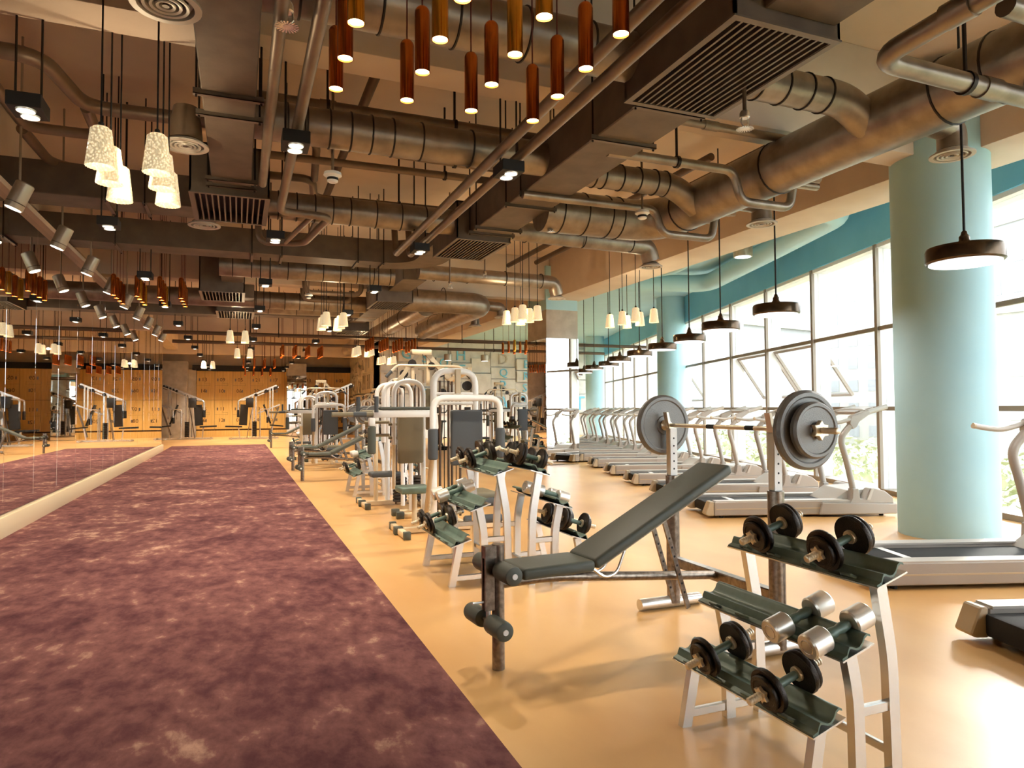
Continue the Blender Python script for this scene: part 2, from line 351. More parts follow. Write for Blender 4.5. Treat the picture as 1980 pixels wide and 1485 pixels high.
# ------------------------------------------------------------------ lockers
LKX = [-1.905+.8215*i for i in range(9)]
NUM = [('13', '14', '15', '16'), ('09', '10', '11', '12'), ('05', '06', '07', '08'), ('21', '22', '23', '24'), ('17', '18', '19', '20'), ('17', '18', '19', '20'), ('13', '14', '15', '16'), ('09', '10', '11', '12'), ('05', '06', '07', '08')]
FR = Matrix.Rotation(PI/2, 4, 'X')
lk_door = None
for i, x in enumerate(LKX):
    nm = NUM[i]
    t = thing('locker_unit', 'tall wooden locker unit with doors numbered %s to %s, %s' % (nm[0], nm[3], '%s from the side wall' % ORD[8-i] if i > 5 else 'behind the mirror-clad pier' if i == 5 else '%s from the concrete pier' % ORD[i]), 'locker', (x, 36.95, 0), 0, 'wooden lockers along the back wall')
    MB().box((.004, .03, 0), (.818, .24, 3.24)).build('body', 'locker_print', t, smooth=False)
    MB().box((0, 0, 0), (.822, .03, .30)).build('plinth', 'wood', t, smooth=False)
    for row in (0, 1):                      # upper and lower pair of interlocking L-shaped doors
        zt = 3.235-row*1.44; zb = zt-1.425; zm = (zt+zb)/2; g = .006
        for q in (0, 1):
            if q == 0: poly = [(g, zt), (.36, zt), (.36, zm+.1), (.60, zm+.1), (.60, zm+g), (g, zm+g)]
            else: poly = [(.36+g, zt), (.816, zt), (.816, zb), (g, zb), (g, zm), (.60+g, zm), (.60+g, zm+.1+g), (.36+g, zm+.1+g)]
            d = MB().prism(poly, lambda u, v, w_: (u, w_, v), -.012, .03).build('door', 'wood', t, smooth=False)
            zc = zm+.28 if q == 0 else zm-.28
            text_mesh('number', nm[row*2+q], .25, 'locker_print', d, Matrix.Translation((.27+.06*(1-q)+.02, -.014, zc)) @ FR)
            xl = .13 if q == 0 else .44
            MB().box((xl-.03, -.03, zc-.07), (xl+.03, -.012, zc+.07)).build('lock', 'gunmetal', d, smooth=False)
# ------------------------------------------------------------------ raised letter blocks
def letter_block(wall, u, z, w, h, dep, ch, tealch, side):
    """side 0: on the far wall (faces -Y); side 1: on the side wall (faces -X)."""
    def bx(a, b, za, zb, d0, d1):
        return MB().box((a, 30-d1, za), (b, 30-d0, zb)) if side == 0 else MB().box((5.5-d1, a, za), (5.5-d0, b, zb))
    o = bx(u, u+w, z, z+h, 0, dep).build('letter_block', 'letter_wall', wall, bevel=.01, seg=1)
    if ch:
        M = Matrix.Translation((u+w/2, 30-dep-.01, z+h/2)) @ FR if side == 0 else Matrix.Translation((5.5-dep-.01, u+w/2, z+h/2)) @ Matrix.Rotation(-PI/2, 4, 'Z') @ FR
        text_mesh('letter', ch, min(w, h)*1.05, 'teal_deep' if tealch else 'concrete', o, M, .04)
rl = random.Random(4)
u = 5.75; chars = 'QDTSREMGORTSEPTQOREHTSMAR'; ci = 0
while u < 15.5:
    w = rl.choice((.75, .95, 1.25)); z = 1.05
    while z < 3.7:
        h = rl.choice((.55, .7, .95))
        if z+h > 4.2: break
        letter_block(wl, u, z, w-.04, h-.04, rl.choice((.06, .14, .24)), chars[ci % len(chars)] if rl.random() < .8 else '', rl.random() < .42, 0); ci += 1
        z += h
    u += w
u = 30.4
while u < 35.3:
    w = rl.choice((1.0, 1.4)); z = 1.1
    while z < 3.3:
        h = rl.choice((.7, .95)); letter_block(ws, u, z, w-.05, h-.05, rl.choice((.05, .12)), chars[ci % len(chars)], False, 1); ci += 1; z += h
    u += w
# ------------------------------------------------------------------ the city outside
slab('ground', [(wx(-30)+.6, -40), (420, -40), (420, 420), (wx(300)+30, 420)], -4.6, -4.4, 'ground', 'pale sunlit ground outside the windows')
rc = random.Random(11)
CITY = [(62, 40, 13, 10, 13), (88, 52, 16, 12, 26), (96, 84, 22, 18, 34), (128, 96, 20, 20, 48), (110, 140, 26, 20, 40), (160, 170, 28, 24, 60), (84, 118, 16, 16, 24), (150, 70, 30, 22, 30), (190, 130, 26, 26, 66), (64, 76, 16, 12, 16), (132, 210, 30, 26, 54), (190, 240, 34, 30, 72), (100, 24, 20, 16, 22), (150, 20, 22, 20, 38), (210, 60, 30, 26, 52)]
for i, (x, y, w, d, h) in enumerate(CITY):
    if True:
        t = thing('building', 'hazy pale tower block outside the windows, %s in order of distance' % ORD[i], 'building', (x, y, -4.4), R(rc.choice((0, 12, -10))), 'buildings outside the windows')
        MB().box((-w/2, -d/2, 0), (w/2, d/2, h)).build('wall', 'city' if i % 2 else 'city_warm', t, smooth=False)
        MB().box((-w/2-.4, -d/2-.4, h), (w/2+.4, d/2+.4, h+.8)).build('roof', 'city_warm', t, smooth=False)
        nf, nw = int(h/3.4), max(4, int(d/2.6)); me = None
        for a in range(nf):
            for b in range(nw):
                if nf*nw > 110 and (a+b) % 2: continue
                if me is None:
                    o = MB().box((-w/2-.06, -.75, 0), (-w/2, .75, 1.7)).build('window', 'city_window', t, smooth=False); me = o
                else: o = me.copy(); COL.objects.link(o); o.parent = t
                o.location = (0, -d/2+(b+.5)*d/nw, 1.2+a*3.4)
def bushes():
    r = random.Random(5); mb = MB(); vs, fs = mb.v, mb.f
    for _ in range(420):                                     # clumps of small leaves
        s_ = r.uniform(-26, 70); n_ = r.uniform(7, 30); h = 1.6+2.2*r.random(); w = .7+.9*r.random()
        for _ in range(60):
            a = Vector((r.gauss(0, 1), r.gauss(0, 1), r.gauss(0, 1))).normalized()
            c = wpt(s_, n_, -4.4+h*.5)+Vector((a.x*w, a.y*w, a.z*h*.55)); q = .10+.12*r.random()
            b = a.orthogonal().normalized()*q; d = a.cross(b).normalized()*q
            o = len(vs); vs += [tuple(c-b-d), tuple(c+b-d*.4), tuple(c+b*.3+d), tuple(c-b+d*.6)]; fs.append((o, o+1, o+2, o+3))
    tag(mb.build('shrubbery', 'foliage', smooth=False), 'sunlit shrubs growing below the windows', 'shrubs', kind='stuff')
bushes()
# ------------------------------------------------------------------ ducts, vents, pipes
DZ0, DZ1, GZ = 3.45, 3.80, 3.38
def vent_box(par, x0, x1, y0, y1, ztop, n=13):
    v = MB(); t = .018
    v.box((x0, y0, GZ), (x0+t, y1, ztop)); v.box((x1-t, y0, GZ), (x1, y1, ztop)); v.box((x0, y0, GZ), (x1, y0+t, ztop)); v.box((x0, y1-t, GZ), (x1, y1, ztop)); v.box((x0, y0, ztop-t), (x1, y1, ztop))
    b = v.build('vent_box', 'duct', par, smooth=False)
    MB().box((x0+t, y0+t, GZ+.10), (x1-t, y1-t, GZ+.12)).build('dark_inside', 'black', b, smooth=False)
    f = MB(); w = .035
    f.box((x0-.006, y0-.006, GZ-.012), (x1+.006, y0+w, GZ)); f.box((x0-.006, y1-w, GZ-.012), (x1+.006, y1+.006, GZ)); f.box((x0-.006, y0+w, GZ-.012), (x0+w, y1-w, GZ)); f.box((x1-w, y0+w, GZ-.012), (x1+.006, y1-w, GZ))
    f.build('grille_frame', 'hanger', b, smooth=False)
    s0 = None; dx = (x1-x0-2*w)/n
    for i in range(n+1):
        if s0 is None: s0 = MB().box((-.007, y0+w, GZ-.008), (.007, y1-w, GZ+.05)).build('slat', 'hanger', b, smooth=False); o = s0
        else: o = s0.copy(); COL.objects.link(o); o.parent = b
        o.location = (x0+w+dx*i, 0, 0)
    return b
def bracket(par, x0, x1, y, z=DZ0, along='x'):
    m = MB()
    if along == 'x': m.box((x0-.05, y-.02, z-.03), (x1+.05, y+.02, z-.024)); m.box((x0-.05, y-.02, z-.03), (x1+.05, y-.014, z+.01)); r = [(x0-.03, y), (x1+.03, y)]
    else: m.box((y-.02, x0-.05, z-.03), (y+.02, x1+.05, z-.024)); m.box((y-.02, x0-.05, z-.03), (y-.014, x1+.05, z+.01)); r = [(y, x0-.03), (y, x1+.03)]
    b = m.build('bracket', 'hanger', par, smooth=False)
    for a, c in r: MB().cyl((a, c, z-.045), (a, c, 4.8), .008, 6).build('hanger_rod', 'rod', b)
# duct over the carpet
t = thing('air_duct', 'rectangular grey air duct running along above the carpet to a slatted vent', 'duct')
MB().box((-.25, -3.8, DZ0), (.10, 7.12, DZ1)).build('duct_body', 'duct', t, bevel=.008, seg=1)
vent_box(t, -.45, .27, 7.1, 8.15, 3.86, 12)
for y in (5.0, 5.35, 6.85, 7.04): bracket(t, -.25, .10, y)
# duct over the machines
t = thing('air_duct', 'rectangular brown air duct with two slatted vents above the machines', 'duct')
MB().box((2.62, -3.8, DZ0), (3.12, 2.87, DZ1)).build('duct_body', 'duct', t, bevel=.008, seg=1)
MB().box((2.62, 3.98, DZ0), (3.12, 7.95, DZ1)).build('duct_body', 'duct', t, bevel=.008, seg=1)
vent_box(t, 2.42, 3.16, 2.87, 3.98, 3.82, 14); vent_box(t, 2.45, 3.15, 7.94, 9.05, 3.84, 14)
for y in (4.12, 4.75, 6.25, 6.65, 7.62, 7.86): bracket(t, 2.62, 3.12, y)
def rect_sweep(path, w, z0, z1):
    m = MB(); P = [Vector((x, y, 0)) for x, y in path]; vs = []; k = len(P)
    for i in range(k):
        d = (P[min(i+1, k-1)]-P[max(i-1, 0)]).normalized(); n = Vector((-d.y, d.x, 0))*w/2
        for q, z in ((n, z0), (-n, z0), (-n, z1), (n, z1)): vs.append((P[i].x+q.x, P[i].y+q.y, z))
    fs = [(i*4+j, i*4+(j+1) % 4, i*4+4+(j+1) % 4, i*4+4+j) for i in range(k-1) for j in range(4)]+[(3, 2, 1, 0), tuple((k-1)*4+j for j in range(4))]
    return m.add(vs, fs)
CZ0, CZ1 = 3.63, 3.99
arc = [(2.15+.65*math.sin(a), 10.42+.65*math.cos(a)) for a in [PI/2*(1-i/10) for i in range(11)]]
pth = [(2.80, 9.04), (2.80, 9.7)]+arc+[(-8.3, 11.07)]
t = thing('air_duct', 'long rectangular cross duct that curves round to the second slatted vent', 'duct')
rect_sweep(pth, .50, CZ0, CZ1).build('duct_body', 'duct', t, angle=25)
for x in (-7, -5, -3.6, -2.6, -1.6, .17, .59, 1.72, 2.12): bracket(t, 10.82, 11.32, x, CZ0, 'y')
t = thing('air_duct', 'rectangular cross duct joining the vent over the carpet', 'duct')
MB().box((-8.3, 8.6, CZ0), (-.2, 9.1, CZ1)).build('duct_body', 'duct', t, bevel=.008, seg=1)
for x in (-6, -4, -1.37, -.99): bracket(t, 8.6, 9.1, x, CZ0, 'y')
# far vents
FV = [(-.65, .09, 13.0, 14.1, 4.05, 'deep slatted vent box hanging before the second cross beam'), (-.45, .30, 15.5, 16.7, 3.95, 'slatted vent box just behind the second cross beam'),
      (2.44, 3.15, 13.1, 14.2, 4.0, 'vent box with slats beside the second cross beam above the machines'), (2.45, 3.2, 18.3, 19.3, 3.9, 'distant slatted vent box at the end of the far duct')]
for x0, x1, y0, y1, zt, lab in FV:
    t = thing('vent_unit', lab, 'vent'); vent_box(t, x0, x1, y0, y1, zt, 12)
    for hx in (x0+.05, x1-.05): MB().cyl((hx, y0+.08, zt-.01), (hx, y0+.08, 4.8), .009, 6).build('hanger_rod', 'rod', t)
    if x0 > 2: MB().box((2.6, y1, DZ0), (3.05, y1+(2.7 if y1 < 15 else 2), DZ1)).build('duct_body', 'duct', t, bevel=.008, seg=1); MB().box((2.66, y0-1.3, DZ0+.12), (3.08, y0, DZ1+.14)).build('duct_body', 'duct', t, bevel=.008, seg=1)
    else: MB().box((x0+.36, y0-.8, DZ0+.1), (x1-.02, y0, zt-.05)).build('duct_body', 'duct', t, bevel=.008, seg=1)
arc = [(-.6+.55*math.sin(a), 17.4-.55*math.cos(a)) for a in [PI/2*i/8 for i in range(9)]]
t = thing('air_duct', 'far rectangular cross duct curving below the third row of lamps', 'duct')
rect_sweep([(-8.3, 17.0), (-.6, 17.0)]+[(.3-.3*math.cos(a)*0+.0, 17.0) for a in (0,)], .5, DZ0, DZ1).build('duct_body', 'duct', t)
MB().box((.3, 16.9, DZ0+.05), (2.55, 17.3, DZ1)).build('duct_body', 'duct', t, bevel=.01, seg=1)
# round ducts
def ring(par, p, d, r, th=.008):
    d = Vector(d).normalized(); m = MB(); m.lathe([(r, -th), (r+.009, -th*.6), (r+.009, th*.6), (r, th)], 24, p, d, cap=False); return m.build('seam_ring', 'rod', par)
def round_duct(label, pts, r, fil, rings, mt='galvanised', name='round_duct'):
    t = thing(name, label, 'duct'); MB().tube(fillet(pts, fil, 8), r, 24).build('duct_body', mt, t)
    for p, d in rings: ring(t, p, d, r)
    return t
def xr(y, z, xs): return [((x, y, z), (1, 0, 0)) for x in xs]
round_duct('ribbed round duct above the front copper pendants', [(-.2, 3.93, 3.66), (2.44, 3.93, 3.66)], .16, .1, xr(3.93, 3.66, [.3, .75, 1.2, 1.65, 2.1]))
round_duct('ribbed round duct behind the near cross beam', [(.1, 5.77, 3.62), (2.64, 5.77, 3.62)], .155, .1, xr(5.77, 3.62, [.35, .5, .68, .85, 1.02, 1.2, 1.45, 1.9, 2.3]))
round_duct('dark ribbed round duct in front of the long curved duct', [(.2, 8.15, 3.62), (2.46, 8.15, 3.62)], .155, .1, xr(8.15, 3.62, [.4, .6, .8, 1.0, 1.2, 1.5, 1.8, 2.1]))
round_duct('ribbed round duct directly behind the long curved duct', [(-.3, 11.85, 3.62), (2.5, 11.85, 3.62)], .17, .1, xr(11.85, 3.62, [-.1+.28*i for i in range(10)]))
round_duct('ribbed round duct behind the second cross beam', [(-4, 15.35, 3.62), (2.6, 15.35, 3.62)], .18, .1, xr(15.35, 3.62, [.3+.3*i for i in range(7)]))
round_duct('round duct far off above the hanging glass shades', [(.2, 16.2, 3.6), (3.0, 16.2, 3.6)], .16, .1, xr(16.2, 3.6, [.6, 1.2, 1.8, 2.4]))
round_duct('thick round duct running beside the window beam, turning towards the vents', [(4.6, -3.8, 3.5), (4.6, 6.9, 3.5), (3.1, 6.9, 3.5)], .235, .45,
           [((4.6, y, 3.5), (0, 1, 0)) for y in (1.8, 2.9, 3.25, 4.9, 6.3)]+xr(6.9, 3.5, [3.3, 3.6, 3.9, 4.05]))
round_duct('short ribbed duct leaving the large slatted vent', [(3.14, 3.83, 3.62), (4.25, 3.83, 3.62), (4.5, 3.83, 3.45)], .125, .2, xr(3.83, 3.62, [3.4, 3.62, 3.84, 4.02]))
round_duct('short ribbed duct between brown duct and thick round duct', [(3.1, 5.97, 3.62), (4.2, 5.97, 3.62), (4.5, 5.97, 3.42)], .125, .2, xr(5.97, 3.62, [3.25, 3.35, 3.55, 3.75, 3.95, 4.08]))
round_duct('smooth round duct ending in a downward diffuser by the window beam', [(3.14, 8.25, 3.62), (5.45, 8.4, 3.62), (5.52, 8.42, 3.42)], .125, .22, xr(8.3, 3.62, [3.5, 4.35, 5.1]))
round_duct('smooth round duct with a downward end near the mirror-clad pier', [(2.8, 11.3, 3.62), (5.4, 11.45, 3.62), (5.48, 11.5, 3.42)], .125, .22, xr(11.38, 3.62, [3.1, 3.7, 4.4, 5.1]))
round_duct('far thick round duct turning away along the window beam', [(3.1, 13.95, 3.56), (4.95, 14.0, 3.56), (4.95, 19.4, 3.56)], .235, .5, xr(13.97, 3.62, [3.4, 4.0])+[((4.95, y, 3.62), (0, 1, 0)) for y in (15.2, 16.5, 18)])
round_duct('far thick round duct above the machines', [(3.9, 15, 3.6), (3.9, 27, 3.6)], .22, .3, [((3.9, y, 3.6), (0, 1, 0)) for y in (17, 19, 21)])
# round diffusers
def diffuser(label, x, y, z, r=.17, neck=.6, side=None):
    t = thing('ceiling_diffuser', label, 'diffuser', (x, y, z), 0, 'round ceiling diffusers')
    MB().lathe([(r*.62, .03), (r, 0), (r, -.012), (r*.80, -.012), (r*.74, .03)], 32, cap=False).build('flange', 'tread_light', t)
    for q in (.58, .38, .2): MB().lathe([(r*(q+.09), -.006), (r*(q+.07), -.014), (r*(q-.01), -.010), (r*(q-.07), .024), (r*(q-.06), .026), (r*(q+.0), -.004)], 28, cap=False).build('cone_ring', 'tread_light', t)
    MB().lathe([(r*.10, -.012), (r*.05, .03)], 16).build('centre_cap', 'hanger', t)
    MB().lathe([(r*.7, .03), (r*.7, .035)], 24).build('dark_inside', 'black', t)
    if side is None: MB().lathe([(r*.74, .035), (r*.66, neck*.6), (r*.52, neck)], 24).build('neck', 'pipe', t)
    else: MB().tube(fillet([(0, 0, .036), (0, 0, .22), (-side, 0, .24)], .2, 6), r*.66, 20).build('neck', 'galvanised', t)
for i, (x, y, s, nk) in enumerate(((-.36, 3.84, None, .5), (-.40, 5.87, None, .30), (-.37, 8.35, None, .04))):
    diffuser('round ceiling diffuser over the carpet, %s from the viewer' % ORD[i], x, y, GZ-.01, .17, nk)
for i, (x, y, s) in enumerate(((5.37, 3.8, .6), (5.39, 6.01, .6), (5.52, 8.42, None), (5.48, 11.5, None), (5.45, 14.3, .35), (5.4, 16.0, .3))):
    diffuser('round ceiling diffuser along the window beam, %s from the viewer' % ORD[i], x, y, 3.34, .165, .06 if s is None else 0, s)
# pipes
def pipe(label, pts, r, fil=.12, mt='pipe', collars=(), rods=()):
    t = thing('ceiling_pipe', label, 'pipe'); P = fillet(pts, fil, 7); MB().tube(P, r, 14).build('pipe_run', mt, t)
    for c, d in collars: MB().lathe([(r, -.07), (r*1.16, -.07), (r*1.16, .07), (r, .07)], 16, c, d, cap=False).build('collar', mt, t)
    for x, y, z in rods:
        MB().cyl((x, y, z+r), (x, y, 4.8), .012, 6).build('hanger_rod', 'rod', t); MB().lathe([(r+.002, -.015), (r+.012, -.015), (r+.012, .015), (r+.002, .015)], 16, (x, y, z), (1, 0, 0) , cap=False).build('clamp', 'rod', t)
X1 = (1, 0, 0); Y1 = (0, 1, 0)
pipe('thin straight pipe tucked behind the near cross beam', [(-8, 5.45, 4.0), (6.5, 5.45, 4.0)], .036, collars=[((-1.0, 5.45, 4.0), X1)], mt='pipe')
pipe('thick pipe with an S-bend left of the grey duct', [(-8, 6.15, 4.0), (-1.42, 6.1, 4.0), (-1.28, 6.98, 4.0), (-.28, 6.94, 4.0), (.05, 6.9, 4.0)], .062, .22, rods=[(-1.9, 6.15, 4.0)])
pipe('pipe bending along the wall end above the carpet', [(-1.9, 4.5, 4.0), (-1.9, 7.68, 4.0), (-1.30, 7.68, 4.0), (-1.28, 7.0, 4.0)], .05, .16)
pipe('lower pipe bending towards the grey duct over the carpet', [(-1.93, 7.7, 3.98), (-1.9, 8.75, 3.98), (-.45, 8.75, 3.98)], .05, .3, rods=[(-1.2, 8.75, 3.98)])
pipe('straight pipe with a collar in front of the ribbed duct', [(.1, 6.22, 4.0), (3.2, 6.22, 4.0)], .052, collars=[((.72, 6.22, 4.0), X1)], rods=[(.72, 6.22, 4.0), (1.9, 6.22, 4.0)])
pipe('branch pipe dropping from the collared pipe', [(.95, 6.35, 3.98), (1.30, 6.36, 3.98), (1.36, 6.85, 3.9), (3.0, 6.9, 3.9)], .05, .16, rods=[(2.1, 6.88, 3.9)])
pipe('first thin cross pipe behind the ribbed duct', [(.1, 7.62, 4.0), (3.2, 7.58, 4.0)], .042, rods=[(.45, 7.62, 4.0), (2.2, 7.6, 4.0)])
pipe('second thin cross pipe with a swan-neck bend', [(.1, 8.25, 3.98), (.78, 8.2, 3.98), (.85, 8.72, 3.92), (3.0, 8.66, 3.92)], .045, .16, rods=[(1.9, 8.68, 3.92)])
pipe('upper bend pipe joining the second cross pipe', [(.2, 7.3, 4.1), (.74, 7.3, 4.1), (.80, 8.2, 3.98)], .042, .2, 'pipe')
pipe('thin pipe beside the grey duct running from the viewer', [(.19, -3.8, 3.36), (.19, 6.65, 3.36), (.19, 6.75, 3.7)], .036, .08)
pipe('pipe running from the viewer that ends in a folded loop', [(.385, -3.8, 3.36), (.385, 7.46, 3.36), (.90, 7.5, 3.36), (.74, 8.8, 3.36), (.22, 8.95, 3.36), (.2, 8.95, 3.75)], .04, .14)
pipe('short inner leg of the folded pipe loop', [(.72, 7.5, 3.36), (.52, 8.82, 3.36)], .03, .05)
pipe('first of two parallel pipes slanting past the copper pendants', [(1.93, -3.8, 3.36), (1.93, 9.0, 3.36), (1.93, 9.1, 3.75)], .042, .08, rods=[])
pipe('second of two parallel pipes slanting past the copper pendants', [(2.12, -3.8, 3.36), (2.12, 9.0, 3.36), (2.12, 9.1, 3.75)], .042, .08)
pipe('pipe that dips under the thick round duct near the column', [(2.9, 5.06, 3.48), (4.22, 5.06, 3.48), (4.30, 5.06, 3.2), (4.88, 5.06, 3.2), (4.94, 5.06, 3.52), (5.2, 5.0, 3.5)], .042, .1, 'galvanised', rods=[(3.6, 5.06, 3.48)])
pipe('pipe that dips under the bend of the thick round duct', [(2.6, 6.22, 3.42), (4.12, 6.2, 3.42), (4.20, 6.18, 3.16), (4.84, 6.18, 3.16), (4.9, 6.18, 3.46), (5.1, 6.1, 3.46)], .042, .1, 'galvanised')
pipe('straight grey pipe crossing over the thick round duct', [(3.1, 4.78, 3.72), (4.7, 4.78, 3.72)], .036, .05, 'galvanised', collars=[((3.75, 4.78, 3.72), X1)])
pipe('stub of grey pipe pointing at the window beam', [(4.6, 5.50, 3.62), (5.66, 5.48, 3.62)], .04, .05, 'galvanised')
pipe('second stub of grey pipe pointing at the window beam', [(4.5, 6.75, 3.55), (5.3, 6.75, 3.55)], .04, .05, 'galvanised')
pipe('shiny thick pipe with a right-angle bend at the ceiling corner', [(6.3, 2.66, 3.15), (3.15, 2.63, 3.15), (3.12, 2.02, 3.15), (3.12, -3, 3.15)], .055, .16, 'galvanised', collars=[((4.05, 2.64, 3.15), X1), ((3.12, 2.15, 3.15), Y1)], rods=[(3.86, 2.64, 3.15)])
pipe('shiny upper pipe in the ceiling corner', [(6.3, 2.09, 3.16), (3.48, 2.06, 3.16), (3.3, 2.06, 3.16)], .05, .1, 'galvanised')
for i, (x, ya, yb) in enumerate(((1.18, 5.3, 14.3), (5.95, 6, 13.5), (5.5, 7, 14), (3.9, 5.3, 9))):
    pipe('slim dark pipe fixed under the ceiling slab, %s from the carpet' % ORD[(0, 3, 2, 1)[i]], [(x, ya, 4.45), (x, yb, 4.45)], .05, .05, 'pipe_dark')
pipe('far cross pipe in front of the letter wall', [(-1.8, 19.6, 3.32), (12.6, 19.6, 3.32)], .05, .1, 'pipe_dark', rods=[(x, 19.6, 3.32) for x in (1, 4.5, 6.2, 8.6)])
pipe('second far cross pipe in front of the letter wall', [(-1.8, 22.2, 3.32), (12.6, 22.4, 3.32)], .05, .1, 'pipe_dark', rods=[(x, 22.3, 3.32) for x in (5.5, 8.2)])
pipe('first far bent pipe above the glass shades', [(1.2, 14.05, 4.2), (1.2, 14.05, 3.62), (2.3, 14.05, 3.62), (2.3, 14.05, 4.2)], .05, .16)
pipe('second far bent pipe above the glass shades', [(1.24, 15.0, 4.2), (1.24, 15.0, 3.62), (2.25, 15.0, 3.62), (2.25, 15.0, 4.2)], .05, .16)
# teal duct and cylinder light over the treadmills
t = thing('round_duct', 'teal painted round duct under the teal ceiling', 'duct'); MB().tube(fillet([(7.68, 7.5, 4.2), (8.3, 7.6, 4.2), (9.0, 9.6, 4.2), (10.2, 13.2, 4.2), (7.7, 14.0, 4.2)], .5, 8), .2, 20).build('duct_body', 'teal', t)
t = thing('round_duct', 'second teal painted duct under the teal ceiling', 'duct'); MB().tube(fillet([(7.68, 9.1, 4.3), (8.0, 9.9, 4.3), (8.6, 12.4, 4.3), (7.8, 13.2, 4.3)], .5, 8), .17, 20).build('duct_body', 'teal', t)
for i, (x, y, z, en) in enumerate(((8.25, 9.68, 3.95, 0), (8.0, 27.2, 3.3, 420), (9.6, 27.2, 3.3, 420), (12.0, 27.2, 3.3, 420))):
    t = thing('cylinder_light', 'short grey cylinder ceiling light over the treadmills' if i == 0 else 'short grey cylinder light, row added to brighten the letter wall, %s from the machines' % ORD[i-1], 'light', (x, y, z))
    MB().lathe([(.16, 0), (.165, .02), (.165, .24), (.15, .26)], 32).build('housing', 'lamp_grey', t); MB().lathe([(.135, -.004), (.135, .001)], 32).build('lens', 'glow_disc', t); MB().cyl((0, 0, .26), (0, 0, 4.55-z), .012, 8).build('rod', 'rod', t)
    if en:  # one known cylinder repeated; row and beams added to brighten the letter wall
        l = bpy.data.lights.new('letter_wall_fill', 'SPOT'); l.energy = en; l.color = (1, .95, .88); l.spot_size = R(135); l.spot_blend = .6; l.shadow_soft_size = .13
        lo = bpy.data.objects.new('letter_wall_fill', l); COL.objects.link(lo); lo.parent = t; lo.location = (0, 0, -.03)
# sprinklers and smoke detectors
def sprinkler(label, x, y, z, big=1.0):
    t = thing('fire_sprinkler', label, 'sprinkler', (x, y, z))
    MB().cyl((0, 0, .10*big), (0, 0, 4.8-z), .012*big, 8).build('drop_pipe', 'pipe', t); MB().lathe([(.024*big, .06*big), (.03*big, .065*big), (.03*big, .09*big), (.022*big, .105*big)], 12).build('fitting', 'satin', t)
    MB().tube([(-.022*big, 0, .065*big), (-.026*big, 0, .03*big), (-.006, 0, .006)], .005*big, 6).build('frame_arm', 'satin', t); MB().tube([(.022*big, 0, .065*big), (.026*big, 0, .03*big), (.006, 0, .006)], .005*big, 6).build('frame_arm', 'satin', t)
    d = MB()
    for k in range(20):
        a = 2*PI*k/20; d.bar((0, 0, 0), (math.cos(a)*.05*big, math.sin(a)*.05*big, -.004), .007*big, .002)
    d.lathe([(.018*big, -.003), (.018*big, .004)], 12).build('deflector', 'satin', t)
sprinkler('fire sprinkler hanging beside the large slatted vent', 3.06, 3.55, 3.12, 1.1); sprinkler('fire sprinkler hanging below the thick duct bend', 3.2, 6.84, 3.25); sprinkler('black fire sprinkler between the two thin pipes', .22, 3.7, 3.3, 1.2)
sprinkler('fire sprinkler behind the second brown-duct vent', 3.5, 9.9, 3.3); sprinkler('fire sprinkler under the smooth duct near the glass shades', 3.15, 10.6, 3.25)
def detector(label, x, y, z):
    t = thing('smoke_detector', label, 'detector', (x, y, z)); MB().cyl((0, 0, .05), (0, 0, 4.8-z), .012, 8).build('drop_pipe', 'pipe', t)
    MB().lathe([(.03, .06), (.07, .045), (.075, .02), (.06, .01), (.045, .005), (.045, -.03), (.03, -.04)], 24).build('body', 'white_metal', t)
    MB().lathe([(.047, -.02), (.047, 0)], 24, cap=False).build('slots', 'black', t)
detector('white smoke detector near the ribbed duct', .72, 5.85, 3.24); detector('white smoke detector below the dipping pipe', 3.85, 6.02, 3.28); detector('small smoke detector far off before the second cross beam', 1.2, 13.2, 3.4)
# ------------------------------------------------------------------ lamps
DR = ['first', 'second', 'third', 'fourth', 'fifth', 'sixth']
proto = thing('downlight', 'x', 'light', (0, 0, 0), 0, 'black twin downlights')
MB().box((-.095, -.115, 0), (.095, .115, .09)).build('housing', 'black', proto, bevel=.004, seg=1)
for q in (-.052, .052):
    MB().lathe([(.048, -.004), (.052, -.012), (.056, -.004), (.056, .0)], 20, (0, q, 0), cap=False).build('reflector_ring', 'chrome', proto)
    MB().lathe([(.046, -.006), (.046, -.001)], 20, (0, q, 0)).build('lens', 'glow_white', proto)
for q in (-.07, .07): MB().cyl((q, 0, .09), (q, 0, 1.6), .008, 6).build('hanger_rod', 'rod', proto)
remember(proto); first = True
RN = ['over the carpet', 'between carpet and machines', 'beside the machine duct']
for ix, x in enumerate((-1.26, .37, 2.03)):
    for iy, y in enumerate((5.15, 8.1, 11.1, 14.0, 17.0, 20.2, 23.3, 26.4, 29.6, 32.8, 35.2)):
        o = proto if first else copy_tree(proto); first = False
        o.location = (x, y, 3.2); o['label'] = 'black twin-lens downlight %s, %s from the viewer' % (RN[ix], ORD[iy])
        l = bpy.data.lights.new('downlight_beam', 'SPOT'); l.energy = 150 if y < 20 else 240; l.color = (1, .87, .68); l.spot_size = R(120); l.spot_blend = .7; l.shadow_soft_size = .06
        lo = bpy.data.objects.new('downlight_beam', l); COL.objects.link(lo); lo.parent = o; lo.location = (0, 0, -.03)
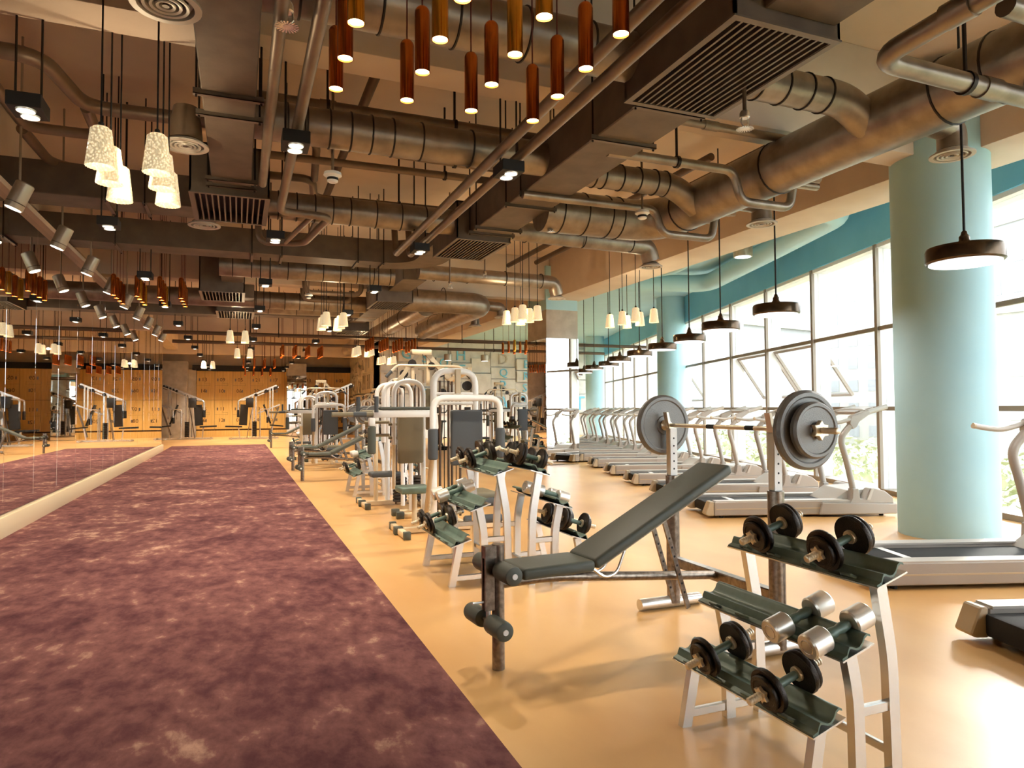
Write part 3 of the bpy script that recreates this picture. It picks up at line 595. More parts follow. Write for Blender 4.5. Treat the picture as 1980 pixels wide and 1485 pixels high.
# track spots before the mirror
proto = thing('cylinder_spot', 'x', 'light', (0, 0, 0), 0, 'grey cylinder spotlights in front of the mirror')
MB().cyl((0, 0, .12), (0, 0, 1.5), .011, 8).build('rod', 'lamp_grey', proto)
ax = Vector((.36, 0, .93)).normalized()
MB().lathe([(.07, -.13), (.075, -.135), (.078, -.125), (.078, .115), (.07, .125)], 28, (0, 0, 0), ax).build('housing', 'lamp_grey', proto)
MB().lathe([(.079, -.085), (.0805, -.08), (.079, -.075)], 28, (0, 0, 0), ax, cap=False).build('seam_ring', 'hanger', proto)
MB().lathe([(.066, -.140), (.066, -.1355)], 24, (0, 0, 0), ax).build('lens', 'glow_spot', proto)
remember(proto)
for i in range(9):
    o = proto if i == 0 else copy_tree(proto)
    o.location = (-1.9, 7.55+1.655*i if i < 8 else 20.6, 3.30); o['label'] = 'grey cylinder spotlight hanging by the mirror wall, %s from the viewer' % ORD[i]
    l = bpy.data.lights.new('spot_beam', 'SPOT'); l.energy = 60; l.color = (1, .86, .66); l.spot_size = R(70); l.spot_blend = .6; l.shadow_soft_size = .05
    lo = bpy.data.objects.new('spot_beam', l); COL.objects.link(lo); lo.parent = o; lo.location = -ax*.16; lo.rotation_euler = (-ax).to_track_quat('-Z', 'Y').to_euler()
# copper tube pendants
def tube_proto(mt):
    p = thing('tube_pendant', 'x', 'pendant lamp'); prof = [(.036, 0), (.036, .285)]+[(.036*math.cos(a), .285+.036*math.sin(a)) for a in [PI/2*k/6 for k in range(1, 7)]]
    MB().lathe(prof, 24, cap=False).build('tube', mt, p); MB().lathe([(.033, .006), (.033, .012)], 20).build('lens', 'glow_warm', p)
    MB().lathe([(.0375, -.002), (.0375, .004), (.034, .004), (.034, -.002)], 24, cap=False).build('rim', mt, p)
    MB().cyl((0, 0, .318), (0, 0, 1.9), .004, 6).build('cord', 'cord_red', p); return remember(p)
PC = {'copper': tube_proto('copper'), 'gold': tube_proto('gold')}; used = set()
def tubes(xs, ys, z, where, gold=()):
    for iy, y in enumerate(ys):
        for ix, x in enumerate(xs):
            m = 'gold' if (ix, iy) in gold else 'copper'; p = PC[m]
            o = p if m not in used else copy_tree(p); used.add(m); o.location = (x, y, z)
            o['label'] = '%s tube pendant %s, row %s, %s from the mirror' % ('golden' if m == 'gold' else 'copper', where, ('one', 'two', 'three', 'four')[iy], ORD[ix]); o['group'] = 'tube pendants '+where
tubes((.44, .80, 1.15, 1.51), (2.51, 2.83, 3.14, 3.46), 2.9, 'before the near beam', {(0, 0), (1, 0), (2, 0), (1, 1), (0, 1), (2, 1)})
tubes((-1.72, -1.41, -1.11, -.82), (11.5, 11.8, 12.1, 12.4), 3.0, 'behind the long curved duct', {(1, 1), (1, 3), (2, 3)})
tubes((3.26, 3.64, 4.02, 4.38), (18.0, 18.35, 18.7, 19.05), 2.88, 'above the far cable machines')
tubes((1.2, 1.56, 1.93, 2.3), (21.0, 21.35, 21.7, 22.05), 2.88, 'beside the locker pier')
tubes((.17, .54, .9, 1.25), (26.9, 27.15, 27.4, 27.65), 2.88, 'facing lockers 05 to 16')
tubes((.28, .63, 1.0, 1.36), (33.0, 33.3, 33.6, 33.9), 2.88, 'closest to the lockers')
tubes((7.05, 7.4, 7.75), (17.5, 17.95, 18.4), 2.88, 'past the mirror-clad pier', {(0, 0), (2, 1)})
# pressed glass shades
def shade_proto():
    p = thing('glass_pendant', 'x', 'pendant lamp'); H, rb, rtp = .235, .081, .054; m = MB(); n, k = 22, 13; vs = []
    for i in range(k):                                   # knobbly pressed-glass wall
        z = H*i/(k-1); r = rb+(rtp-rb)*i/(k-1)
        for j in range(n*2):
            b = .005 if (i+j) % 2 else -.004
            a = PI*j/n; vs.append(((r+b)*math.cos(a), (r+b)*math.sin(a), z))
    N = n*2
    m.add(vs, [(i*N+j, i*N+(j+1) % N, (i+1)*N+(j+1) % N, (i+1)*N+j) for i in range(k-1) for j in range(N)])
    m.lathe([(rtp, H), (rtp*.8, H+.012), (.012, H+.016)], 24, cap=False).build('shade', 'shade_glass', p, angle=10)
    MB().lathe([(.01, .07), (.03, .10), (.034, .125), (.022, .155), (.014, .18)], 14).build('bulb', 'glow_white', p)
    MB().lathe([(.016, .25), (.016, .275), (.006, .285)], 12).build('cap', 'black', p); MB().cyl((0, 0, .28), (0, 0, 2.0), .006, 6).build('cord', 'black', p)
    return remember(p)
gp = shade_proto(); gu = False
def shades(xs, ys, z, where, pw=0):
    global gu
    for ix, x in enumerate(xs):
        for iy, y in enumerate(ys):
            o = copy_tree(gp) if gu else gp; gu = True; o.location = (x, y, z)
            o['label'] = 'bubbled glass shade %s, %s column, %s from viewer' % (where, ORD[ix], ORD[iy]); o['group'] = 'glass shade lamps '+where
    l = bpy.data.lights.new('shade_glow', 'POINT'); l.energy = 18; l.color = (1, .78, .48); l.shadow_soft_size = .025
    lo = bpy.data.objects.new('shade_glow', l); COL.objects.link(lo); lo.parent = o; lo.location = (-(xs[-1]-xs[0])/2, -(ys[-1]-ys[0])/2+.02, .13)
shades((-.80, -.49), (4.82, 5.16, 5.56), 2.8, 'over the carpet near the beam')
shades((1.45, 1.75), (12.6, 13.0, 13.4), 2.8, 'under the two bent pipes')
shades((-.18, .13), (16.2, 16.6), 2.8, 'before the locker doors, upper pair')
shades((-.04, .30), (20.9, 21.3), 2.8, 'before the locker doors, lower pair')
shades((-1.15, -.86), (26.6, 27.0), 2.8, 'closest to the concrete pier')
shades((4.44, 4.71), (10.65, 11.0, 11.4), 2.8, 'next to the mirror-clad pier')
shades((6.43, 6.80), (10.3, 10.75, 11.2), 2.8, 'over the treadmill aisle')
shades((3.06, 3.42), (19.1, 19.5, 19.85), 2.8, 'between the copper pendant clusters')
shades((4.4, 4.75), (22.4, 22.8, 23.2), 2.8, 'against the letter wall')
# black disc pendants by the windows
p = thing('disc_pendant', 'x', 'pendant lamp')
MB().lathe([(.20, 0), (.238, .0), (.25, .012), (.25, .092), (.240, .112), (.05, .120), (.046, .122)], 48).build('shade', 'bronze', p)
MB().lathe([(.228, -.006), (.228, -.001)], 40).build('diffuser', 'glow_disc', p)
MB().lathe([(.05, .12), (.048, .14), (.034, .165), (.034, .19), (.022, .205), (.018, .225), (.008, .235)], 20).build('neck', 'bronze', p)
MB().cyl((0, 0, .23), (0, 0, 2.47), .009, 8).build('rod', 'black', p)
remember(p)
for i, (x, y) in enumerate(((4.85, 3.36), (5.57, 6.01), (6.0, 7.5), (6.57, 8.97), (7.0, 10.35), (7.43, 11.78), (7.88, 13.3), (8.45, 14.8), (8.83, 16.24), (9.4, 17.9), (9.9, 19.5))):
    o = p if i == 0 else copy_tree(p); o.location = (x, y, 2.33); o['label'] = 'dark round disc pendant lamp over the treadmill aisle, %s from the viewer' % ORD[i]; o['group'] = 'disc pendants along the windows'
    if i in (0, 1, 3, 5, 7):
        l = bpy.data.lights.new('disc_glow', 'AREA'); l.shape = 'DISK'; l.size = .44; l.energy = 18; l.color = (1, .95, .88)
        lo = bpy.data.objects.new('disc_glow', l); COL.objects.link(lo); lo.parent = o; lo.location = (0, 0, -.012)
# ------------------------------------------------------------------ dumbbell racks
def shelf(t, x, z):
    a = R(17)
    def P(u, w, y): return (x+u*math.cos(a)-w*math.sin(a), y, z+u*math.sin(a)+w*math.cos(a))
    top = [(0, 0), (.022, .002), (.030, .014), (.040, .024), (.050, .020), (.066, .008), (.080, .006), (.096, .014), (.110, .030), (.124, .034), (.136, .026)]
    poly = top+[(u, w-.008) for u, w in reversed(top)]
    s = MB().prism(poly, lambda u, v, y: P(u, v, y), 0, .75).build('shelf', 'shelf_green', t, angle=50)
    e = MB()
    e.prism([(-.004, -.012), (.140, -.012), (.140, -.006), (-.004, -.006)], lambda u, v, y: P(u, v, y), -.004, .754).build('shelf_plate', 'satin', s, smooth=False)
    for y in (.12, .30, .48, .64): MB().tube([P(.008, .002, y-.03), P(-.002, .014, y-.02), P(-.004, .016, y+.02), P(.008, .002, y+.03)], .006, 6).build('divider', 'shelf_green', s)
    return s
def rack_proto():
    t = thing('dumbbell_rack', 'x', 'rack')
    for x, z in ((0, .265), (.13, .485), (.29, .705)): shelf(t, x, z)
    def leg(pts, w, y):
        P = [Vector((x, 0, z)) for x, z in pts]; P = fillet(P, .07, 5); k = len(P); vs = []
        for i in range(k):
            d = (P[min(i+1, k-1)]-P[max(i-1, 0)]).normalized(); n = Vector((d.z, 0, -d.x))*w/2
            if i == k-1: n = Vector((w/2, 0, 0)) if n.x > 0 else Vector((-w/2, 0, 0))
            for q, yy in ((n, y-.016), (-n, y-.016), (-n, y+.016), (n, y+.016)): vs.append((P[i].x+q.x, yy, P[i].z+q.z))
        MB().add(vs, [(i*4+j, i*4+(j+1) % 4, i*4+4+(j+1) % 4, i*4+4+j) for i in range(k-1) for j in range(4)]+[(3, 2, 1, 0), tuple((k-1)*4+j for j in range(4))]).build('leg', 'satin', t, angle=40)
    for y in (.05, .70):
        leg([(.075, .275), (.018, 0)], .044, y); leg([(.20, .50), (.235, .34), (.24, 0)], .046, y); leg([(.345, .72), (.395, .44), (.405, 0)], .046, y)
        MB().bar((.03, y, .05), (.405, y, .05), .022, .036).build('foot_rail', 'satin', t, bevel=.004, seg=1); MB().bar((.24, y, .28), (.40, y, .28), .022, .036).build('side_rail', 'satin', t, bevel=.004, seg=1)
    MB().bar((.40, .05, .12), (.40, .70, .12), .022, .03).build('back_rail', 'satin', t, bevel=.004, seg=1)
    return remember(t)
def plate_db():
    t = thing('plate_dumbbell', 'x', 'dumbbell'); A = (1, 0, 0)
    MB().lathe([(.013, -.062), (.0145, -.03), (.0145, .03), (.013, .062)], 14, ax=A).build('grip', 'shelf_green', t)
    for s in (-1, 1):
        def pl(a, w, r): 
            return MB().lathe([(r*.25, a), (r*.9, a+s*w*.12), (r*.97, a+s*w*.0), (r, a+s*w*.3), (r, a+s*w*.7), (r*.97, a+s*w), (r*.8, a+s*w), (r*.74, a+s*w*.8), (r*.3, a+s*w*.8), (r*.25, a+s*w)], 28, ax=A)
        pl(s*.062, .020, .076).build('weight_plate', 'iron', t); pl(s*.083, .016, .060 if s < 0 else .072).build('weight_plate', 'iron', t)
        MB().lathe([(.024, s*.048), (.026, s*.052), (.026, s*.061)], 14, ax=A).build('inner_collar', 'brass', t)
        star = [((.030 if k % 2 else .020)*math.cos(k*PI/6), (.030 if k % 2 else .020)*math.sin(k*PI/6)) for k in range(12)]
        MB().prism(star, lambda u, v, x: (x, u, v), s*.100, s*.112).build('star_nut', 'brass', t, smooth=False)
        prof = [(.0125, s*.100)]+[(.0145 if k % 2 else .0125, s*(.112+.005*k)) for k in range(10)]+[(.013, s*.162), (.010, s*.164)]
        MB().lathe(prof, 12, ax=A).build('threaded_end', 'brass', t)
    return remember(t)
def chrome_db():
    t = thing('chrome_dumbbell', 'x', 'dumbbell'); A = (1, 0, 0)
    MB().lathe([(.010, -.06), (.017, -.045), (.019, -.02), (.015, 0), (.019, .02), (.017, .045), (.010, .06)], 14, ax=A).build('grip', 'shelf_green', t)
    for s in (-1, 1):
        MB().lathe([(.012, s*.055), (.038, s*.056), (.043, s*.062), (.043, s*.132), (.039, s*.138)], 32, ax=A).build('head', 'chrome', t)
        MB().lathe([(.022, s*.1385), (.024, s*.1395), (.026, s*.1385)], 20, ax=A, cap=False).build('head_ring', 'satin', t)
    return remember(t)
RK, PD, CDB = rack_proto(), plate_db(), chrome_db(); once = set()
def inst(p):
    if p.name in once: return copy_tree(p)
    once.add(p.name); return p
TIER = ['bottom', 'middle', 'top']
def place_rack(x, y, flip, label, where, pos, sc=1.15):
    o = inst(RK); o.location = (x, y, 0); o.scale = (sc, sc, sc); o.rotation_euler = (0, 0, PI if flip else 0); o['label'] = label; o['group'] = 'three-tier dumbbell racks'
    sg = -1 if flip else 1
    for tier, (sx, sz, proto) in enumerate(((0, .265, PD), (.13, .485, CDB), (.29, .705, PD))):
        for j, ly in enumerate(pos[tier]):
            d = inst(proto); a = R(17); r = .072 if proto is PD else .043
            u, w = .078, .008+r*.985+(.004 if proto is PD else 0)
            lx, lz = sx+u*math.cos(a)-w*math.sin(a), sz+u*math.sin(a)+w*math.cos(a)
            if proto is CDB: lx, lz = sx+.07*math.cos(a)-.047*math.sin(a), sz+.07*math.sin(a)+.047*math.cos(a)
            d.location = (x+sg*lx*sc, y+sg*ly*sc, lz*sc); d.scale = (sc, sc, sc); d.rotation_euler = (0, -a, PI if flip else 0)
            d['label'] = '%s dumbbell, %s shelf of %s, %s one' % ('black plate' if proto is PD else 'chrome', TIER[tier], where, ('farther', 'closer')[j] if len(pos[tier]) == 2 else ORD[j]); d['group'] = 'dumbbells on '+where
place_rack(1.69, 1.70, False, 'three-tier dumbbell rack closest to the viewer, with green shelves and steel legs', 'the closest rack', ((.51, .17), (.24, .07), (.54, .20)), 1.0)
place_rack(1.44, 4.83, False, 'dumbbell rack behind the padded bench, facing the carpet', 'the rack behind the bench', ((.62, .44), (.64, .50), (.62, .42)))
place_rack(2.49, 5.53, True, 'dumbbell rack behind the padded bench, facing the windows', 'the window-side rack behind the bench', ((.62, .36), (.52, .38), (.56, .38)))
place_rack(1.60, 10.40, False, 'dumbbell rack between cable machine and second bench, facing the carpet', 'the rack past the cable machine', ((.62, .44), (.64, .46), (.60, .40)))
place_rack(2.66, 11.3, True, 'dumbbell rack between cable machine and second bench, facing the windows', 'the window-side rack past the cable machine', ((.62, .44), (.64, .46), (.60, .40)))
place_rack(1.55, 20.6, False, 'distant dumbbell rack past the second cable machine, facing the carpet', 'the distant rack', ((.62, .44), (.64, .46), (.60, .40)))
place_rack(2.72, 21.5, True, 'distant dumbbell rack past the second cable machine, facing the windows', 'the distant window-side rack', ((.62, .44), (.64, .46), (.60, .40)))
place_rack(5.95, 15.55, False, 'dumbbell rack beside the mirror-clad pier', 'the rack by the mirror-clad pier', ((.62, .44), (.64, .46), (.60, .40)))
# ------------------------------------------------------------------ bench stations
def hbox(d, n, o, x0, x1, y0, y1, z0, z1):
    m = MB(); v = [o+d*x+n*y+Vector((0, 0, z)) for z in (z0, z1) for x, y in ((x0, y0), (x1, y0), (x1, y1), (x0, y1))]
    return m.add(v, [(0,3,2,1),(4,5,6,7),(0,1,5,4),(1,2,6,5),(2,3,7,6),(3,0,4,7)])
def bench_proto():
    t = thing('bench_station', 'x', 'bench'); a = R(5); d = Vector((math.cos(a), math.sin(a), 0)); n = Vector((-d.y, d.x, 0)); Z = Vector((0, 0, 1)); O = Vector((0, 0, 0))
    def P(x, y, z): return d*x+n*y+Z*z
    MB().tube([P(0, 0, 0), P(0, 0, .62)], .032, 20).build('front_post', 'gunmetal', t)
    lv = MB(); lv.bar(P(-.055, .018, .61), P(-.055, .018, .30), .012, .05, tuple(d)); lv.bar(P(-.055, -.018, .61), P(-.055, -.018, .30), .012, .05, tuple(d)); lv.bar(P(-.08, 0, .585), P(.0, 0, .585), .05, .06)
    lv = lv.build('lever_bracket', 'gunmetal', t, smooth=False)
    MB().cyl(P(-.055, 0, .42), P(-.055, 0, .22), .012, 10).build('lever_rod', 'chrome', lv); MB().tube([P(-.08, 0, .34), P(-.14, .0, .34)], .006, 8).build('pin', 'chrome', lv)
    def roller(cx, cz, yc, ln):
        m = MB(); c = P(cx, yc, cz); m.lathe([(.030, -ln/2), (.044, -ln/2+.006), (.047, -ln/2+.02), (.047, ln/2-.02), (.044, ln/2-.006), (.030, ln/2)], 28, c, tuple(n)); r = m.build('roller_pad', 'pad', t)
        s = -1 if yc < 0 else 1
        MB().lathe([(.014, s*ln/2), (.014, s*(ln/2+.004))], 16, c, tuple(n)).build('end_cap', 'white_metal', r)
    for cx, cz in ((-.01, .50), (-.06, .245)):
        roller(cx, cz, -.125, .165); roller(cx, cz, .125, .165); MB().cyl(P(cx, -.15, cz), P(cx, .15, cz), .012, 10).build('axle', 'gunmetal', t)
    hbox(d, n, O, .075, .50, -.135, .135, .452, .512).build('seat_pad', 'pad', t, bevel=.022, seg=4, angle=50)
    b0, b1 = P(.50, 0, .485), P(1.45, 0, .945); e = (b1-b0).normalized(); nn = n; upn = e.cross(nn)*-1
    if upn.z < 0: upn = -upn
    m = MB(); v = [b0+e*x+nn*y+upn*z for z in (-.03, .03) for x, y in ((0, -.135), (1.055, -.135), (1.055, .135), (0, .135))]
    m.add(v, [(0,3,2,1),(4,5,6,7),(0,1,5,4),(1,2,6,5),(2,3,7,6),(3,0,4,7)]).build('back_pad', 'pad', t, bevel=.022, seg=4, angle=50)
    m = MB(); v = [b0+e*x+nn*y+upn*z for z in (-.036, -.029) for x, y in ((.02, -.115), (1.03, -.115), (1.03, .115), (.02, .115))]
    m.add(v, [(0,3,2,1),(4,5,6,7),(0,1,5,4),(1,2,6,5),(2,3,7,6),(3,0,4,7)]).build('back_board', 'gunmetal', t, smooth=False)
    MB().tube(fillet([P(0, 0, .42), P(.28, 0, .425), P(1.42, 0, .305)], .2), .025, 16).build('frame_beam', 'gunmetal', t)
    for s in (-.06, .06):
        MB().tube(fillet([P(.52, s, .455), P(.60, s, .395), P(.68, s, .41), P(.76, s, .585)], .04), .008, 8).build('hinge_bracket', 'satin', t)
        ld = MB().bar(P(1.00, s, .68), P(1.17, s, .16), .012, .028, tuple(d)).build('ladder_bar', 'gunmetal', t, smooth=False)
        for k in range(7):
            f = .22+.10*k; c = P(1.00+.17*f, s-.0065, .68-.52*f); MB().lathe([(.007, -.0005), (.007, .0005)], 8, c, tuple(n)).build('hole', 'black', ld)
    for y in (-.37, .57):                                      # the two uprights, in line with the room
        X = 1.44
        MB().tube([(X, y, .03), (X, y, .855)], .043, 20).build('upright_sleeve', 'gunmetal', t)
        u = MB().box((X-.028, y-.024, .855), (X+.028, y+.024, 1.165)).build('upright_post', 'white_metal', t, bevel=.004, seg=1)
        for k in range(5): MB().lathe([(.006, -.0005), (.006, .0008)], 8, (X, y-.0245, .90+.05*k), (0, 1, 0)).build('hole', 'black', u)
        MB().add([(X-.03, y-.02, 1.165), (X+.04, y-.02, 1.165), (X+.04, y+.02, 1.165), (X-.03, y+.02, 1.165), (X-.05, y-.02, 1.27), (X-.035, y-.02, 1.27), (X-.035, y+.02, 1.27), (X-.05, y+.02, 1.27), (X-.012, y-.02, 1.172), (X-.012, y+.02, 1.172)], [(0,1,2,3),(0,8,5,4),(3,7,6,9),(0,4,7,3),(4,5,6,7),(5,8,9,6),(8,1,2,9),(0,1,8),(3,9,2)]).build('bar_hook', 'brass', u, smooth=False)
        MB().tube([(X-.26, y, .038), (X+.20, y, .038)], .037, 18).build('foot_bar', 'satin', t)
    MB().bar((1.44, -.37, .30), (1.44, .57, .30), .06, .06).build('cross_beam', 'gunmetal', t, bevel=.006, seg=1)
    return remember(t)
def barbell_proto():
    t = thing('barbell', 'x', 'barbell'); A = (0, 1, 0)
    MB().lathe([(.0125, -.82), (.0125, .82)], 16, ax=A).build('bar', 'brass', t)
    for y in (-.22, .12): MB().lathe([(.0135, y-.035), (.0135, y+.035)], 16, ax=A).build('grip_sleeve', 'rubber', t)
    def pl(s, y, r, w):
        a = s*y; f = s
        prof = [(.016, a), (.03, a), (r*.30, a+f*w*.0), (r*.32, a+f*w*.12), (r*.80, a+f*w*.12), (r*.84, a), (r*.93, a), (r, a+f*w*.28), (r, a+f*w*.72), (r*.93, a+f*w), (r*.84, a+f*w), (r*.80, a+f*w*.88), (r*.30, a+f*w*.88), (r*.27, a+f*w), (.016, a+f*w)]
        return MB().lathe(prof, 56, ax=A, cap=False)
    for s in (-1, 1):
        pl(s, .60, .20, .05).build('weight_plate', 'plate', t); pl(s, .655, .142, .045).build('weight_plate', 'plate', t)
        MB().lathe([(.013, s*.545), (.024, s*.55), (.028, s*.58), (.036, s*.59), (.036, s*.60)], 18, ax=A).build('inner_collar', 'brass', t)
        star = [((.052 if k % 2 else .034)*math.cos(k*PI/6), (.052 if k % 2 else .034)*math.sin(k*PI/6)) for k in range(12)]
        MB().prism(star, lambda u, v, y: (u, y, v), s*.702, s*.728).build('star_nut', 'brass', t, bevel=.003, seg=1)
        MB().lathe([(.0125, s*.728)]+[(.0165 if k % 2 else .0145, s*(.73+.007*k)) for k in range(12)]+[(.015, s*.825), (.01, s*.828)], 16, ax=A).build('threaded_end', 'brass', t)
    return remember(t)
BE, BB = bench_proto(), barbell_proto()
for x, y, w in ((1.22, 3.27, 'closest to the viewer'), (1.10, 13.15, 'past the dumbbell racks'), (1.10, 15.5, 'standing third along the carpet'), (1.06, 25.05, 'by the carpet end')):
    b = inst(BE); b.location = (x, y, 0); b['label'] = 'incline press bench with dark pads and barbell stand, the one '+w; b['group'] = 'incline benches with barbell stands'
    q = inst(BB); q.location = (x+1.425, y+.02, 1.185); q['label'] = 'loaded barbell with black plates on the bench stand '+w; q['group'] = 'barbells on the bench stands'
# ------------------------------------------------------------------ treadmills
def treadmill_proto():
    t = thing('treadmill', 'x', 'treadmill'); Wd = .78; h = Wd/2
    for s in (-1, 1):
        def pr(poly, y0, y1): return MB().prism(poly, lambda u, v, y: (u, y, v), s*y0, s*y1)
        pr([(.10, .03), (1.75, .03), (1.75, .19), (.10, .19)], h-.13, h).build('side_rail', 'tread_grey', t, bevel=.008, seg=1)
        pr([(.12, .185), (1.72, .185), (1.72, .20), (.12, .20)], h-.135, h-.005).build('foot_strip', 'tread_light', t, smooth=False)
        pr([(.12, .10), (1.74, .10), (1.74, .112), (.12, .112)], h, h+.004).build('trim_line', 'tread_trim', t, smooth=False)
        pr([(-.01, .05), (.02, .03), (.095, .03), (.095, .195), (.05, .195)], h-.135, h+.002).build('end_cap', 'tread_trim', t, bevel=.008, seg=1)
        pr([(1.35, .03), (2.30, .03), (2.30, .15), (1.39, .17)], h-.02, h+.03).build('base_cover', 'tread_grey', t, bevel=.01, seg=1)
        pr([(1.72, .15), (2.27, .15), (2.26, .22), (2.16, .30), (2.02, .335), (1.97, .33), (1.90, .21), (1.86, .21), (1.84, .33), (1.77, .33), (1.76, .22)], h-.10, h+.012).build('motor_cheek', 'tread_grey', t, bevel=.008, seg=1)
        pr([(1.93, .20), (1.99, .33), (2.02, .335), (1.97, .20)], h+.012, h+.03).build('vent_grip', 'tread_light', t, smooth=False)
        path = fillet([(1.805, s*(h-.045), .30), (1.74, s*(h-.045), .62), (1.655, s*(h-.045), .93), (1.78, s*(h-.045), 1.07), (1.84, s*(h-.045), 1.12)], .22, 7)
        MB().tube(path, .036, 14).build('upright', 'tread_grey', t)
        pr([(1.76, 1.10), (1.80, 1.03), (1.85, 1.06), (1.88, 1.12), (2.02, 1.215), (2.0, 1.265), (1.78, 1.185)], h-.09, h-.005).build('bracket', 'tread_grey', t, bevel=.008, seg=1)
        MB().tube([(1.98, s*(h-.045), 1.225), (2.24, s*(h-.045), 1.30)], .03, 12).build('front_handle', 'tread_light', t)
        hr = MB().tube(fillet([(1.80, s*(h-.03), 1.155), (1.60, s*(h-.03), 1.10), (1.46, s*(h-.03), 1.115), (1.36, s*(h-.03), 1.135)], .12, 6), .022, 12).build('handrail', 'tread_light', t)
        MB().cyl((1.362, s*(h-.03), 1.134), (1.345, s*(h-.03), 1.138), .0235, 12).build('end_cap', 'tread_trim', hr)
    MB().box((.07, -h+.13, .04), (1.70, h-.13, .165)).build('belt', 'rubber', t, bevel=.02, seg=2)
    MB().box((.42, -h+.13, .166), (.48, h-.13, .168)).build('belt_stripe', 'white_metal', t, smooth=False)
    MB().prism([(1.56, .165), (1.76, .30), (2.16, .32), (2.28, .20), (2.29, .06), (1.56, .06)], lambda u, v, y: (u, y, v), -h+.10, h-.10).build('motor_hood', 'tread_light', t, bevel=.015, seg=2)
    MB().tube(fillet([(1.98, -h+.05, 1.235), (2.02, -.2, 1.25), (2.02, .2, 1.25), (1.98, h-.05, 1.235)], .1), .03, 12).build('cross_bar', 'tread_light', t)
    MB().prism([(1.94, 1.20), (2.16, 1.27), (2.15, 1.30), (1.92, 1.24)], lambda u, v, y: (u, y, v), -.22, .22).build('console', 'tread_grey', t, bevel=.008, seg=1)
    for x in (.2, 2.15):
        for s in (-1, 1): MB().lathe([(.025, 0), (.025, .04)], 10, (x, s*(h-.06), 0)).build('foot', 'rubber', t)
    return remember(t)
TM = treadmill_proto()
TN = Vector((math.cos(R(-18.5)), math.sin(R(-18.5)), 0)); TS = Vector((-TN.y, TN.x, 0))
TR = [(3.54, 2.0), (4.16, 3.62)]+[(5.10+.512*k, 6.69+1.635*k) for k in range(11)]
for i, (x, y) in enumerate(TR):
    o = inst(TM); c = Vector((x, y, 0))+TS*.39; o.location = c; o.rotation_euler = (0, 0, R(-18.5))
    o['label'] = ('silver grey treadmill whose belt end pokes into the lower corner', 'silver grey treadmill in front of the near teal column', 'silver grey treadmill just past the near teal column')[i] if i < 3 else 'silver grey treadmill facing the windows, %s past the near column' % ORD[i-2]
    o['group'] = 'treadmills facing the windows'
